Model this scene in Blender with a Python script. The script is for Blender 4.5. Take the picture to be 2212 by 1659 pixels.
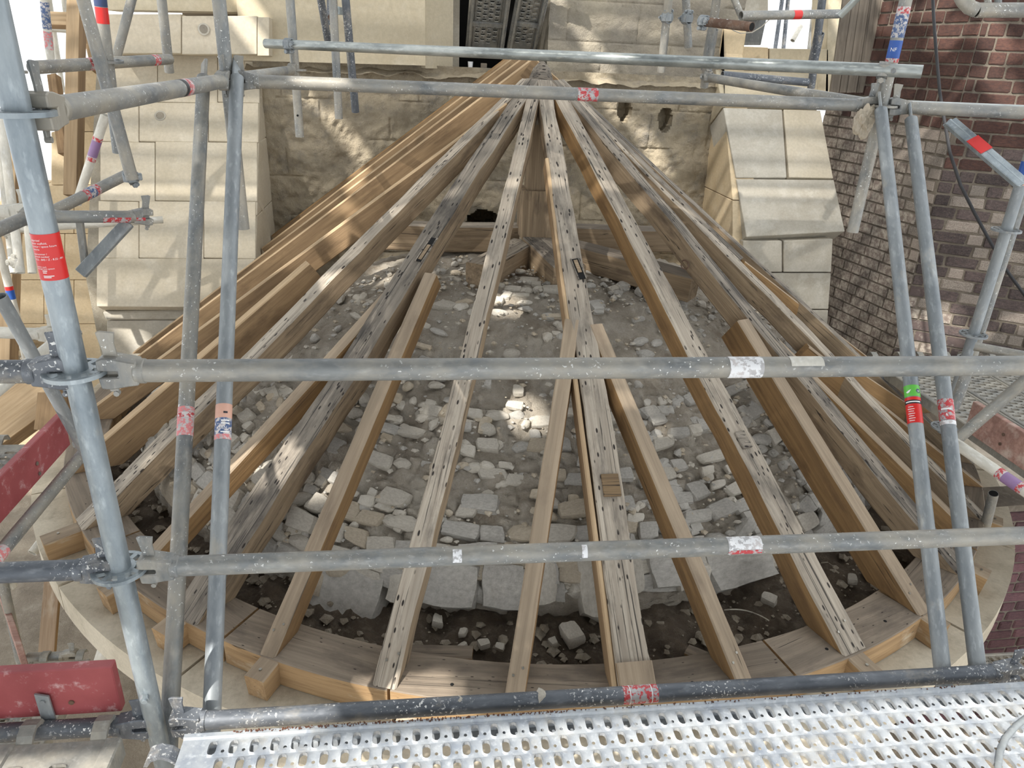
import bpy, bmesh, math, random
from mathutils import Vector, Matrix, noise
from mathutils.geometry import delaunay_2d_cdt
for o in list(bpy.data.objects): bpy.data.objects.remove(o)
scene = bpy.context.scene
COL = scene.collection
PI = math.pi
# ------------------------------------------------------------------ camera
W, HH, F = 2212, 1659, 1597.0
EYE = Vector((0, 0, 1.63312)); YAW, PITCH, ROLL = .13224, .41966, .04569
fwd = Vector((math.sin(YAW)*math.cos(PITCH), math.cos(YAW)*math.cos(PITCH), -math.sin(PITCH)))
rgt = Vector((math.cos(YAW), -math.sin(YAW), 0)); upv = rgt.cross(fwd)
rgt, upv = math.cos(ROLL)*rgt+math.sin(ROLL)*upv, -math.sin(ROLL)*rgt+math.cos(ROLL)*upv
cd = bpy.data.cameras.new('camera'); cam = bpy.data.objects.new('camera', cd); COL.objects.link(cam)
cd.sensor_width = 36.0; cd.sensor_fit = 'HORIZONTAL'; cd.lens = 36.0*F/W; cd.clip_start = .02; cd.clip_end = 200
mw = Matrix((rgt, upv, -fwd)).transposed().to_4x4(); mw.translation = EYE
cam.matrix_world = mw
scene.camera = cam
# ------------------------------------------------------------------ light and exposure
world = bpy.data.worlds.new('World'); scene.world = world; world.use_nodes = True
bg = world.node_tree.nodes['Background']; bg.inputs['Color'].default_value = (.93, .965, 1.0, 1); bg.inputs['Strength'].default_value = 1.0
sl = bpy.data.lights.new('sun', 'SUN'); sl.energy = 4.2; sl.angle = .012; sl.color = (1, .96, .90)
sun = bpy.data.objects.new('sun', sl); COL.objects.link(sun)
SUN = Vector((-.50, -.52, .69)).normalized()
sun.rotation_euler = SUN.to_track_quat('Z', 'Y').to_euler(); sun.location = SUN*12
vs = scene.view_settings
vs.view_transform = 'Standard'; vs.look = 'None'; vs.gamma = 1; vs.use_curve_mapping = False; vs.exposure = .95
# ------------------------------------------------------------------ pixel -> direction helpers (distance comes from planes, grids of the scaffold, tube size)
def ray(px, py): return fwd+rgt*((px-W/2)/F)-upv*((py-HH/2)/F)
def onz(px, py, z): d = ray(px, py); return EYE+d*((z-EYE.z)/d.z)
def ony(px, py, y): d = ray(px, py); return EYE+d*(y/d.y)
def onx(px, py, x): d = ray(px, py); return EYE+d*(x/d.x)
def at(px, py, dep): return EYE+ray(px, py)*dep
def onplane(px, py, P, n): d = ray(px, py); return EYE+d*((Vector(P)-EYE).dot(n)/d.dot(n))
def V(*a): return Vector(a)
rnd = random.Random(7)
# ------------------------------------------------------------------ materials
def srgb(r, g, b):
    f = lambda c: (c/255/12.92 if c/255 <= .04045 else ((c/255+.055)/1.055)**2.4)
    return (f(r), f(g), f(b), 1)
class G:
    def __init__(s, name, rough=.85, metal=0.0):
        s.m = bpy.data.materials.new(name); s.m.use_nodes = True; s.t = s.m.node_tree
        s.b = s.t.nodes['Principled BSDF']; s.b.inputs['Roughness'].default_value = rough; s.b.inputs['Metallic'].default_value = metal
        tc = s.t.nodes.new('ShaderNodeTexCoord'); oi = s.t.nodes.new('ShaderNodeObjectInfo')
        ma = s.n('ShaderNodeVectorMath', operation='MULTIPLY_ADD'); s.l(oi.outputs['Random'], ma.inputs[0]); ma.inputs[1].default_value = (31, 17, 23); s.l(tc.outputs['Object'], ma.inputs[2])
        s.v = ma.outputs[0]; s.rand = oi.outputs['Random']
    def n(s, ty, **kw):
        nd = s.t.nodes.new(ty)
        for k, v in kw.items(): setattr(nd, k, v)
        return nd
    def l(s, a, b): s.t.links.new(a, b)
    def map(s, sc):
        m = s.n('ShaderNodeMapping'); m.inputs['Scale'].default_value = sc; s.l(s.v, m.inputs['Vector']); return m.outputs[0]
    def noise(s, sc, detail=4, rough=.55, dist=0):
        v = s.v if not isinstance(sc, tuple) else s.map(sc)
        nn = s.n('ShaderNodeTexNoise'); nn.inputs['Scale'].default_value = 1 if isinstance(sc, tuple) else sc
        nn.inputs['Detail'].default_value = detail; nn.inputs['Roughness'].default_value = rough; nn.inputs['Distortion'].default_value = dist
        s.l(v, nn.inputs['Vector']); return nn.outputs['Fac']
    def vor(s, sc, feature='F1'):
        v = s.v if not isinstance(sc, tuple) else s.map(sc)
        nn = s.n('ShaderNodeTexVoronoi', feature=feature); nn.inputs['Scale'].default_value = 1 if isinstance(sc, tuple) else sc
        s.l(v, nn.inputs['Vector']); return nn.outputs['Distance']
    def ramp(s, fac, stops):
        r = s.n('ShaderNodeValToRGB'); e = r.color_ramp.elements
        while len(e) < len(stops): e.new(.5)
        for i, (p, c) in enumerate(stops): e[i].position = p; e[i].color = c if isinstance(c, tuple) else (c, c, c, 1)
        s.l(fac, r.inputs['Fac']); return r.outputs['Color']
    def mix(s, fac, a, b, mode='MIX'):
        m = s.n('ShaderNodeMix', data_type='RGBA', blend_type=mode)
        for x, i in ((fac, 0), (a, 6), (b, 7)):
            if isinstance(x, (tuple, float, int)): m.inputs[i].default_value = x
            else: s.l(x, m.inputs[i])
        return m.outputs[2]
    def done(s, col, bump=None, strength=.3, dist=.01, rough=None):
        s.l(col, s.b.inputs['Base Color']) if not isinstance(col, tuple) else s.b.inputs['Base Color'].__setattr__('default_value', col)
        if rough is not None: s.l(rough, s.b.inputs['Roughness'])
        if bump is not None:
            b = s.n('ShaderNodeBump'); b.inputs['Strength'].default_value = strength; b.inputs['Distance'].default_value = dist
            s.l(bump, b.inputs['Height']); s.l(b.outputs[0], s.b.inputs['Normal'])
        return s.m
def wood(name, c1, c2, dark, patch=.55, cracks=.36, holes=.0, rough=.85, grain=1.0):
    g = G(name, rough)
    a = g.noise((2.2, 60*grain, 60*grain), 7, .65, .5); col = g.ramp(a, [(.30, srgb(*c2)), (.70, srgb(*c1))])
    w = g.noise((.9, 16*grain, 16*grain), 3, .5, .8); col = g.mix(g.ramp(w, [(.42, .0), (.62, .45)]), col, srgb(*[int(c*.82) for c in c2]))
    p = g.noise((3.0, 9, 9), 5, .65); col = g.mix(g.ramp(p, [(patch, 0.0), (patch+.18, .8)]), col, srgb(*dark))
    ck = g.noise((1.6, 105*grain, 105*grain), 4, .55, .5); ckm = g.ramp(ck, [(cracks-.05, .9), (cracks+.015, 0.0)])
    col = g.mix(ckm, col, srgb(*[int(c*.36) for c in c2]))
    hgt = a
    if holes:
        h = g.vor((15, 42, 42)); k = g.noise(5, 2); mm = g.n('ShaderNodeMath', operation='MULTIPLY'); g.l(g.ramp(h, [(holes*1.25, 1.0), (holes*1.25+.06, 0.0)]), mm.inputs[0]); g.l(g.ramp(k, [(.36, 0.0), (.44, 1.0)]), mm.inputs[1])
        col = g.mix(mm.outputs[0], col, srgb(40, 33, 28))
    v = g.n('ShaderNodeHueSaturation'); mr = g.n('ShaderNodeMapRange'); g.l(g.rand, mr.inputs[0]); mr.inputs[3].default_value = .88; mr.inputs[4].default_value = 1.08
    g.l(mr.outputs[0], v.inputs['Value']); g.l(col, v.inputs['Color'])
    sb = g.n('ShaderNodeMath', operation='SUBTRACT'); g.l(a, sb.inputs[0]); g.l(ckm, sb.inputs[1])
    return g.done(v.outputs[0], sb.outputs[0], .5, .005)
def galv(name, c1, c2, splat=.0, dust=.0, metal=.35, rough=.5):
    g = G(name, rough, metal)
    a = g.noise((14, 14, 5), 5, .65); col = g.ramp(a, [(.3, srgb(*c2)), (.7, srgb(*c1))])
    b = g.noise((70, 70, 25), 3); col = g.mix(g.ramp(b, [(.55, 0.0), (.75, .35)]), col, srgb(*[min(255, c+45) for c in c1]))
    if dust: col = g.mix(g.ramp(g.noise((7, 7, 4), 5, .7), [(.62-dust, 0.0), (.78-dust*.5, .75)]), col, srgb(176, 168, 152))
    if splat:
        d = g.noise(120, 2); e = g.noise(7, 2)
        mm = g.n('ShaderNodeMath', operation='MULTIPLY'); g.l(g.ramp(d, [(.66-splat, 0.0), (.69-splat, 1.0)]), mm.inputs[0]); g.l(g.ramp(e, [(.4, 0.0), (.6, 1.0)]), mm.inputs[1])
        col = g.mix(mm.outputs[0], col, srgb(222, 222, 218))
    rr = g.n('ShaderNodeMapRange'); g.l(a, rr.inputs[0]); rr.inputs[3].default_value = rough-.12; rr.inputs[4].default_value = rough+.22
    return g.done(col, b, .12, .002, rr.outputs[0])
def stone(name, c1, c2, c3, sc=3.0, bump=.4, bd=.01, spots=0, mid=.5):
    g = G(name, .92)
    a = g.noise(sc, 8, .62); col = g.ramp(a, [(mid-.2, srgb(*c2)), (mid+.2, srgb(*c1))])
    b = g.noise(sc*3.1, 6, .7); col = g.mix(g.ramp(b, [(.5, 0.0), (.75, .7)]), col, srgb(*c3))
    f = g.noise(sc*22, 5, .7); col = g.mix(.22, col, g.ramp(f, [(.3, (.25, .24, .22, 1)), (.7, (1, 1, 1, 1))]), 'MULTIPLY')
    if spots: col = g.mix(g.ramp(g.vor(sc*9), [(spots, 1.0), (spots+.05, 0.0)]), col, srgb(*[int(c*.45) for c in c2]))
    mm = g.n('ShaderNodeMath', operation='MULTIPLY_ADD'); g.l(b, mm.inputs[0]); mm.inputs[1].default_value = .7; g.l(f, mm.inputs[2])
    return g.done(col, mm.outputs[0], bump, bd)
def flat(name, c, rough=.6, var=.15, metal=0):
    g = G(name, rough, metal); a = g.noise(9, 4); k = srgb(*c)
    return g.done(g.ramp(a, [(.3, tuple(x*(1-var) for x in k[:3])+(1,)), (.7, tuple(min(1, x*(1+var)) for x in k[:3])+(1,))]), a, .1, .002)
M = {}
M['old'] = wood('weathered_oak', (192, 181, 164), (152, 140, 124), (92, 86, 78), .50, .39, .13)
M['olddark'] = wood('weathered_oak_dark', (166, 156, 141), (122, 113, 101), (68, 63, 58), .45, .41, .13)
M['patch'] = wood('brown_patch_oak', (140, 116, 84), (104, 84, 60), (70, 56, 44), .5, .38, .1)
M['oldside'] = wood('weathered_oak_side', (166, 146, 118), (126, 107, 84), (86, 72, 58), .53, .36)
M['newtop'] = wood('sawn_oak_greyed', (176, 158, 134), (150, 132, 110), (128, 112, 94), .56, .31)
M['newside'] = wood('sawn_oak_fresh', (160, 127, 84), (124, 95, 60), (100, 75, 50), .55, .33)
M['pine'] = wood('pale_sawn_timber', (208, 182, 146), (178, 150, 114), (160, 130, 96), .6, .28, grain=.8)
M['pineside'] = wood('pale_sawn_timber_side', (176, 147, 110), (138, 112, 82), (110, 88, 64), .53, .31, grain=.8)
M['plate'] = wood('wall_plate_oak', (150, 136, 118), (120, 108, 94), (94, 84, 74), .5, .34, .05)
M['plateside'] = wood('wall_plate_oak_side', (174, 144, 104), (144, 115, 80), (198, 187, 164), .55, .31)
M['greyboard'] = wood('grey_board', (140, 130, 116), (112, 102, 90), (88, 80, 70), .55, .36)
M['dirtyboard'] = wood('dirty_board', (170, 148, 122), (140, 116, 92), (190, 178, 160), .55, .33)
M['galv'] = galv('galvanised_steel', (156, 160, 160), (116, 122, 126), .0, .02)
M['galvlight'] = galv('galvanised_steel_light', (170, 178, 181), (122, 132, 138), .0, .02, .45, .36)
M['galvdark'] = galv('galvanised_steel_dark', (116, 120, 125), (74, 79, 86), .05, .1)
M['galvdust'] = galv('galvanised_steel_dusty', (142, 144, 142), (98, 102, 104), .005, .24)
M['galvshine'] = galv('galvanised_steel_bright', (184, 188, 184), (120, 126, 124), .0, .04, .55, .34)
M['galvpaint'] = galv('galvanised_steel_whitewashed', (226, 222, 210), (186, 182, 170), .0, .12, .0, .7)
M['deck'] = galv('perforated_deck_steel', (182, 185, 186), (138, 145, 154), .0, .08, .4, .42)
M['deckdirty'] = galv('perforated_deck_dirty', (150, 148, 140), (112, 112, 108), .0, .2, .2, .6)
M['rust'] = stone('rusty_steel', (120, 92, 74), (84, 66, 56), (150, 140, 128), 8, .3, .004)
M['ashlar'] = stone('cream_ashlar', (212, 201, 180), (196, 184, 160), (220, 211, 192), 2.2, .12, .004)
M['ashlarwarm'] = stone('warm_ashlar', (218, 198, 164), (202, 180, 144), (224, 208, 178), 2.2, .12, .004)
M['ashlargrey'] = stone('grey_ashlar', (196, 190, 176), (170, 162, 146), (206, 202, 190), 2.6, .15, .004)
M['cornice'] = stone('cornice_stone', (208, 198, 178), (176, 165, 144), (146, 136, 118), 2.6, .2, .006, 0, .45)
M['plaster'] = stone('smooth_plaster', (206, 194, 168), (192, 178, 150), (212, 202, 180), 1.6, .06, .003)
M['rough'] = stone('rough_render', (186, 172, 146), (146, 136, 118), (116, 114, 110), 1.9, .8, .02, 0, .46)
M['roughgrey'] = stone('rough_grey_stone', (176, 166, 146), (136, 130, 120), (150, 142, 124), 2.4, .7, .02, 0, .5)
M['lime'] = stone('lime_rubble_stone', (220, 213, 199), (188, 180, 165), (226, 221, 211), 9, .55, .012)
M['limegrey'] = stone('grey_rubble_stone', (200, 196, 187), (166, 161, 152), (210, 206, 198), 9, .5, .012)
M['limewarm'] = stone('buff_rubble_stone', (216, 203, 180), (186, 171, 148), (224, 215, 199), 9, .6, .012)
M['mortar'] = stone('earthy_mortar', (208, 199, 183), (158, 145, 127), (216, 209, 197), 5, .9, .02, 0, .5)
M['chip'] = stone('soil_stained_stone', (168, 158, 140), (124, 112, 96), (180, 172, 158), 9, .6, .012)
M['soil'] = stone('dark_soil', (136, 119, 99), (96, 82, 67), (168, 155, 136), 9, 1.0, .03)
M['ground'] = stone('dusty_ground', (166, 154, 136), (128, 116, 100), (180, 170, 152), 3, .8, .02)
M['joint'] = stone('lime_joint', (176, 168, 150), (146, 138, 122), (190, 182, 166), 6, .6, .01)
M['bmortar'] = stone('brick_joint_mortar', (134, 124, 110), (102, 93, 82), (156, 148, 134), 7, .7, .01)
def brickmat(name, c1, c2, dust, amt):
    g = G(name, .9); a = g.noise(7, 6, .6); col = g.ramp(a, [(.3, srgb(*c2)), (.7, srgb(*c1))])
    h = g.n('ShaderNodeHueSaturation'); mr = g.n('ShaderNodeMapRange'); g.l(g.rand, mr.inputs[0]); mr.inputs[3].default_value = .65; mr.inputs[4].default_value = 1.25
    g.l(mr.outputs[0], h.inputs['Value']); g.l(col, h.inputs['Color'])
    d = g.noise(26, 6, .72); col = g.mix(g.ramp(d, [(.62-amt, 0.0), (.86-amt, .9)]), h.outputs[0], srgb(*dust))
    return g.done(col, d, .5, .008)
M['brick'] = brickmat('dark_red_brick', (92, 62, 52), (62, 44, 40), (140, 128, 116), .03)
M['brickdust'] = brickmat('dusty_brick', (136, 121, 111), (106, 94, 87), (176, 168, 154), .2)
M['bricksoot'] = brickmat('sooty_brick', (92, 78, 74), (58, 50, 50), (150, 142, 132), .08)
M['brickpurple'] = brickmat('purple_brick', (112, 78, 80), (80, 54, 60), (160, 148, 146), .03)
def redpaint():
    g = G('worn_red_paint', .55); a = g.noise(5, 5); col = g.ramp(a, [(.3, srgb(136, 62, 64)), (.7, srgb(166, 84, 86))])
    s = g.noise((20, 20, 20), 5, .75); col = g.mix(g.ramp(s, [(.56, 0.0), (.74, .75)]), col, srgb(206, 178, 176))
    return g.done(col, s, .15, .003)
M['red'] = redpaint()
M['pinkboard'] = wood('faded_red_board', (186, 150, 136), (150, 112, 100), (208, 190, 176), .5, .3)
M['lblred'] = flat('label_red', (206, 40, 36), .35, .06); M['lblblue'] = flat('label_blue', (40, 84, 160), .4, .1); M['lblnavy'] = flat('label_navy', (48, 62, 98), .45, .15)
M['lblwhite'] = flat('label_white', (232, 232, 230), .45, .05); M['lblgreen'] = flat('label_green', (96, 182, 70), .4, .06); M['lblpink'] = flat('label_faded_red', (206, 120, 118), .5, .2)
M['lblpurple'] = flat('label_purple', (140, 112, 150), .5, .15); M['lblblack'] = flat('label_black', (34, 34, 40), .5, .1); M['lblbeige'] = flat('label_beige', (206, 160, 140), .5, .15)
def worn(name, c):
    g = G(name, .5); s = g.noise(70, 3, .7); k = g.noise(14, 3)
    return g.done(g.mix(g.ramp(s, [(.47, 0.0), (.55, 1.0)]), srgb(*c), g.ramp(k, [(.3, srgb(214, 206, 202)), (.7, srgb(150, 152, 154))])))
M['wornred'] = worn('worn_label_red', (186, 62, 66)); M['wornblue'] = worn('worn_label_blue', (70, 92, 132)); M['wornwhite'] = worn('worn_label_white', (226, 226, 226)); M['wornpink'] = worn('worn_label_pink', (214, 128, 128))
M['cable'] = flat('black_cable', (34, 34, 36), .5); M['dark'] = flat('painted_void_shade', (14, 13, 12), .95); M['screw'] = flat('steel_screw', (160, 156, 146), .35, .1, .8)  # 'dark' is near-black paint standing for shade inside holes and the recess
M['plastic'] = flat('crumpled_plastic_film', (176, 164, 144), .4); M['rustdirt'] = stone('rust_dirt', (122, 78, 56), (84, 54, 40), (140, 100, 76), 30, .8, .004)
M['zincbox'] = galv('zinc_sheet', (128, 130, 128), (104, 106, 106), 0, 0, .3, .6); M['white'] = flat('white_cup', (226, 228, 230), .5)
# ------------------------------------------------------------------ mesh collection
MW = {}
class MB:
    def __init__(s): s.v = []; s.f = []; s.mi = []
    def add(s, vs, fs, mi=0):
        b = len(s.v); s.v += [Vector(p) for p in vs]; s.f += [tuple(i+b for i in f) for f in fs]; s.mi += [mi]*len(fs); return s
    def box(s, c, size, X=(1, 0, 0), Y=(0, 1, 0), Z=(0, 0, 1), mi=0, bev=0):
        c = Vector(c); X, Y, Z = Vector(X), Vector(Y), Vector(Z); a, b, d = [q/2 for q in size]
        if not bev:
            vs = [c+X*(i*a)+Y*(j*b)+Z*(k*d) for i in (-1, 1) for j in (-1, 1) for k in (-1, 1)]
            return s.add(vs, [(0, 1, 3, 2), (4, 6, 7, 5), (0, 4, 5, 1), (2, 3, 7, 6), (0, 2, 6, 4), (1, 5, 7, 3)], mi)
        vs = []; idx = {}
        for i in (-1, 1):
            for j in (-1, 1):
                for k in (-1, 1):
                    for ax in range(3):
                        e = [a-bev, b-bev, d-bev]; e[ax] += bev
                        idx[(i, j, k, ax)] = len(vs); vs.append(c+X*(i*e[0])+Y*(j*e[1])+Z*(k*e[2]))
        fs = []
        q = lambda *t: fs.append(t)
        for sg in (-1, 1):
            for ax in range(3):
                o = [x for x in range(3) if x != ax]; cyc = []
                for u, w in ((-1, -1), (1, -1), (1, 1), (-1, 1)):
                    t = [0, 0, 0]; t[ax] = sg; t[o[0]] = u; t[o[1]] = w; cyc.append(idx[(*t, ax)])
                fs.append(tuple(cyc))
        for ax in range(3):
            o = [x for x in range(3) if x != ax]
            for u in (-1, 1):
                for w in (-1, 1):
                    def g(e, A):
                        t = [0, 0, 0]; t[ax] = e; t[o[0]] = u; t[o[1]] = w; return idx[(*t, A)]
                    q(g(-1, o[0]), g(1, o[0]), g(1, o[1]), g(-1, o[1]))
        for i in (-1, 1):
            for j in (-1, 1):
                for k in (-1, 1): q(idx[(i, j, k, 0)], idx[(i, j, k, 1)], idx[(i, j, k, 2)])
        return s.add(vs, fs, mi)
    def tube(s, p0, p1, r, r1=None, seg=20, inner=None, mi=0):
        p0, p1 = Vector(p0), Vector(p1); r1 = r if r1 is None else r1; a = (p1-p0).normalized()
        u = a.orthogonal().normalized(); w = a.cross(u); cs = [(math.cos(2*PI*i/seg), math.sin(2*PI*i/seg)) for i in range(seg)]
        vs = [p0+(u*c+w*n)*r for c, n in cs]+[p1+(u*c+w*n)*r1 for c, n in cs]; S = seg
        fs = [(i, (i+1) % S, S+(i+1) % S, S+i) for i in range(S)]
        if inner:
            vs += [p0+(u*c+w*n)*inner for c, n in cs]+[p1+(u*c+w*n)*inner for c, n in cs]
            fs += [(2*S+i, 3*S+i, 3*S+(i+1) % S, 2*S+(i+1) % S) for i in range(S)]
            fs += [(i, 2*S+i, 2*S+(i+1) % S, (i+1) % S) for i in range(S)]+[(S+i, S+(i+1) % S, 3*S+(i+1) % S, 3*S+i) for i in range(S)]
        else: fs += [tuple(range(S))[::-1], tuple(range(S, 2*S))]
        return s.add(vs, fs, mi)
    def path(s, pts, r, seg=10, mi=0):
        pts = [Vector(p) for p in pts]; n = len(pts); base = len(s.v); u = None
        for i, p in enumerate(pts):
            a = (pts[min(i+1, n-1)]-pts[max(i-1, 0)]).normalized()
            u = a.orthogonal().normalized() if u is None else (u-a*u.dot(a)).normalized(); w = a.cross(u); rr = r[i] if isinstance(r, (list, tuple)) else r
            s.v += [p+(u*math.cos(2*PI*k/seg)+w*math.sin(2*PI*k/seg))*rr for k in range(seg)]
        fs = [(base+i*seg+k, base+i*seg+(k+1) % seg, base+(i+1)*seg+(k+1) % seg, base+(i+1)*seg+k) for i in range(n-1) for k in range(seg)]
        fs += [tuple(base+k for k in range(seg))[::-1], tuple(base+(n-1)*seg+k for k in range(seg))]
        s.f += fs; s.mi += [mi]*len(fs); return s
    def prism(s, poly, ext, mi=0):
        poly = [Vector(p) for p in poly]; e = Vector(ext); n = len(poly)
        return s.add(poly+[p+e for p in poly], [tuple(range(n)), tuple(range(n, 2*n))[::-1]]+[(i, n+i, n+(i+1) % n, (i+1) % n) for i in range(n)], mi)
    def build(s, name, mats, parent=None, mat=None, smooth=False, fix=True, bev=0):
        mats = mats if isinstance(mats, (list, tuple)) else [mats]
        if mat is None:
            loc = Vector(parent.location) if parent else sum(s.v, Vector())/len(s.v)
            mat = Matrix.Translation(loc); vs = [p-loc for p in s.v]
        else: vs = s.v
        me = bpy.data.meshes.new(name); me.from_pydata([tuple(p) for p in vs], [], s.f)
        for m in mats: me.materials.append(M[m] if isinstance(m, str) else m)
        me.polygons.foreach_set('material_index', s.mi)
        if fix or bev:
            bm = bmesh.new(); bm.from_mesh(me)
            if bev: bmesh.ops.bevel(bm, geom=bm.edges[:], offset=bev, segments=1, affect='EDGES')
            bmesh.ops.recalc_face_normals(bm, faces=bm.faces); bm.to_mesh(me); bm.free()
        if smooth: smooth_mesh(me)
        return link(name, me, parent, mat)
def smooth_mesh(me, ang=.75):
    me.polygons.foreach_set('use_smooth', [True]*len(me.polygons))
    try: me.set_sharp_from_angle(angle=ang)
    except Exception: pass
def link(name, me, parent=None, mat=None):
    o = bpy.data.objects.new(name, me); COL.objects.link(o)
    if parent is not None:
        o.parent = parent; o.matrix_parent_inverse = MW[parent.name].inverted()
    o.matrix_basis = mat if mat is not None else Matrix.Identity(4)
    MW[o.name] = o.matrix_basis.copy()
    return o
def thing(name, label, cat, loc, group=None):
    o = bpy.data.objects.new(name, None); COL.objects.link(o); o.location = Vector(loc); o.empty_display_size = .05
    MW[o.name] = Matrix.Translation(Vector(loc)); tag(o, label, cat, group); return o
def tag(o, label, cat, group=None):
    o['label'] = label; o['category'] = cat
    if group: o['group'] = group
    return o
def struct(o): o['kind'] = 'structure'; return o
def sroot(name, loc=(0, 0, 0), label=None):
    o = bpy.data.objects.new(name, None); COL.objects.link(o); o.location = Vector(loc); MW[o.name] = Matrix.Translation(Vector(loc)); o['kind'] = 'structure'
    if label: o['label'] = label
    return o
def frame(x, z, loc):   # local X along x, Z towards z
    x = Vector(x).normalized(); y = Vector(z).cross(x).normalized(); z = x.cross(y)
    m = Matrix((x, y, z)).transposed().to_4x4(); m.translation = Vector(loc); return m
def fr_z(a, loc):       # local Z along a
    a = Vector(a).normalized(); x = a.orthogonal().normalized()
    m = Matrix((x, a.cross(x), a)).transposed().to_4x4(); m.translation = Vector(loc); return m
# ------------------------------------------------------------------ THE SETTING
CX, CY, R, ZR, ZA = .725, 4.75, 2.85, -.5, 1.60
SLOPE = (ZA-ZR)/R
def pol(a, r, z): return V(CX+r*math.cos(math.radians(a)), CY+r*math.sin(math.radians(a)), z)
def fbm(p, s, o=4): return noise.fractal(Vector(p)*s, 1.0, 2.0, o)
def surf(name, fn, nu, nv, m, parent=None, kind=None):
    b = MB(); vs = [fn(i/nu, j/nv) for j in range(nv+1) for i in range(nu+1)]
    b.add(vs, [(j*(nu+1)+i, j*(nu+1)+i+1, (j+1)*(nu+1)+i+1, (j+1)*(nu+1)+i) for j in range(nv) for i in range(nu)])
    o = b.build(name, m, parent, smooth=True, fix=False)
    if kind: o['kind'] = kind
    return o
# ground
def gf(u, v): x = -9+18*u; y = -4+20*v; return V(x, y, -2.4+.05*fbm((x, y, 0), 1.3))
surf('floor', gf, 90, 100, 'ground', None, 'structure')
# back wall, rough render over old masonry
NZ = V(0, 0, 1)
def slab(px, plane, thick, name, m, parent, bev=.004, out=0.0):
    P, n = plane; n = n.normalized(); pts = [onplane(x, y, P, n)+n*out for x, y in px]
    c = sum(pts, Vector())/len(pts); pts = [p+(c-p).normalized()*.003 for p in pts]
    return MB().prism(pts, -n*thick).build(name, m, parent, bev=bev)
wb = sroot('wall_back', (0.6, 6.5, 0), 'rough rendered stone wall behind the conical roof frame')
HOLES = [(ony(px, py, 6.46), w, h, dp) for px, py, w, h, dp in ((1350, 238, .055, .10, .16), (1442, 262, .06, .095, .16), (1046, 482, .15, .10, .5))]
def bw(u, v):
    x = -1.30+4.05*u; z = -.75+2.27*v
    d = .05*fbm((x, 5, z), 1.6, 5)+.022*fbm((x, 9, z), 6, 5)+.012*fbm((x, 3, z), 16, 3)
    bx = (math.floor(z/.31) % 2)*.25; ju = min(abs(((x+bx) % .55)-.275), .275); jz = abs((z % .31)-.155)
    if (jz > .147 or ju > .268) and noise.noise(V(x*2.3, 4, z*2.3)) > .05: d -= .012
    for c, hw, hh, dp in HOLES:
        if ((x-c.x)/hw)**2+((z-c.z)/hh)**2 < 1+.5*noise.noise(V(x*14, 1, z*14)): d -= dp
    return V(x, 6.5-d, z)
surf('rough_render', bw, 300, 170, 'rough', wb)
def bw2(u, v):
    x = 1.05+1.65*u; z = 1.45+.75*v
    d = .035*fbm((x, 2, z), 2.1, 5)+.012*fbm((x, 7, z), 8, 4); jz = abs(((z+.05) % .30)-.15); ju = abs(((x+(math.floor((z+.05)/.3) % 2)*.3) % .6)-.3)
    if (jz > .144 or ju > .293) and noise.noise(V(x*2, 8, z*2)) > -.15: d -= .010
    return V(x, 6.62-d, z)
surf('grey_stone_upper', bw2, 110, 60, 'roughgrey', wb)
# ledge on top of the rough wall
surf('wall_top', lambda u, v: V(-1.35+4.1*u, 6.42+.5*v+.02*fbm((u*20, 0, 3), 1, 3), 1.50+.035*fbm((u*18, v*3, 1), 1, 4)-.06*(1-v)**4), 200, 12, 'rough', wb)
# plastered pier above
pf = ony(700, 140, 6.4)
MB().prism([V(-1.35, 6.38, 1.50), V(.045, 6.38, 1.52), V(.045, 6.38, 2.5), V(-1.35, 6.38, 2.5)], (0, .5, 0)).build('plaster_face', 'plaster', wb)
MB().prism([V(.045, 6.40, 1.50), V(.27, 6.62, 1.50), V(.27, 6.62, 2.5), V(.045, 6.40, 2.5)], (-.1, .3, 0)).build('plaster_return', 'plaster', wb)
# recess behind the two leaning decks, its shade painted as a near-black back
MB().box((.68, 8.2, 1.8), (1.6, .1, 2.0)).build('recess_back_shade', 'dark', wb)
MB().box((.30, 7.5, 2.0), (.06, 1.4, 1.2)).build('recess_side', 'ashlargrey', wb)
MB().box((1.12, 7.5, 2.0), (.06, 1.4, 1.2)).build('recess_side', 'roughgrey', wb)
MB().box((.7, 7.4, 1.46), (1.2, 1.6, .06)).build('recess_floor', 'greyboard', wb)
# left ashlar buttress: inclined front, each block its own piece
bl = sroot('wall_left', (-1.8, 6, 0), 'cream ashlar buttress with inclined face left of the roof')
PL = (V(-1.25, 5.589, 0), V(0, -1, .63))
rows = [(118, 220, (222, 340, 470, 561)), (220, 305, (219, 300, 450, 559)), (305, 433, (216, 335, 500, 556)), (433, 557, (212, 300, 440, 553)), (557, 662, (208, 551))]
for y0, y1, xs in rows:
    for x0, x1 in zip(xs, xs[1:]):
        sh = lambda x, y: x+(0 if 230 < x < 545 else 0)
        slab([(x0, y0), (x1, y0+2), (x1, y1+3), (x0, y1)], PL, .25, 'ashlar_block', 'ashlar', bl)
# core and side return
MB().prism([V(-1.26, 6.55, 1.5), V(-1.26, 5.62, .0), V(-1.26, 5.62, -.9), V(-1.26, 6.6, -.9)], (-1.2, 0, 0)).build('buttress_core', 'joint', bl)
ys = [1.5, 1.24, .93, .42, .0, -.3]
for a, b in zip(ys, ys[1:]):
    f = lambda z: 5.60+.63*max(z, 0)
    MB().prism([V(-1.244, f(a), a-.004), V(-1.244, f(b), b+.004), V(-1.244, 6.52, b+.004), V(-1.244, 6.52, a-.004)], (-.12, 0, 0)).build('return_block', 'ashlar', bl, bev=.004)
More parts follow.
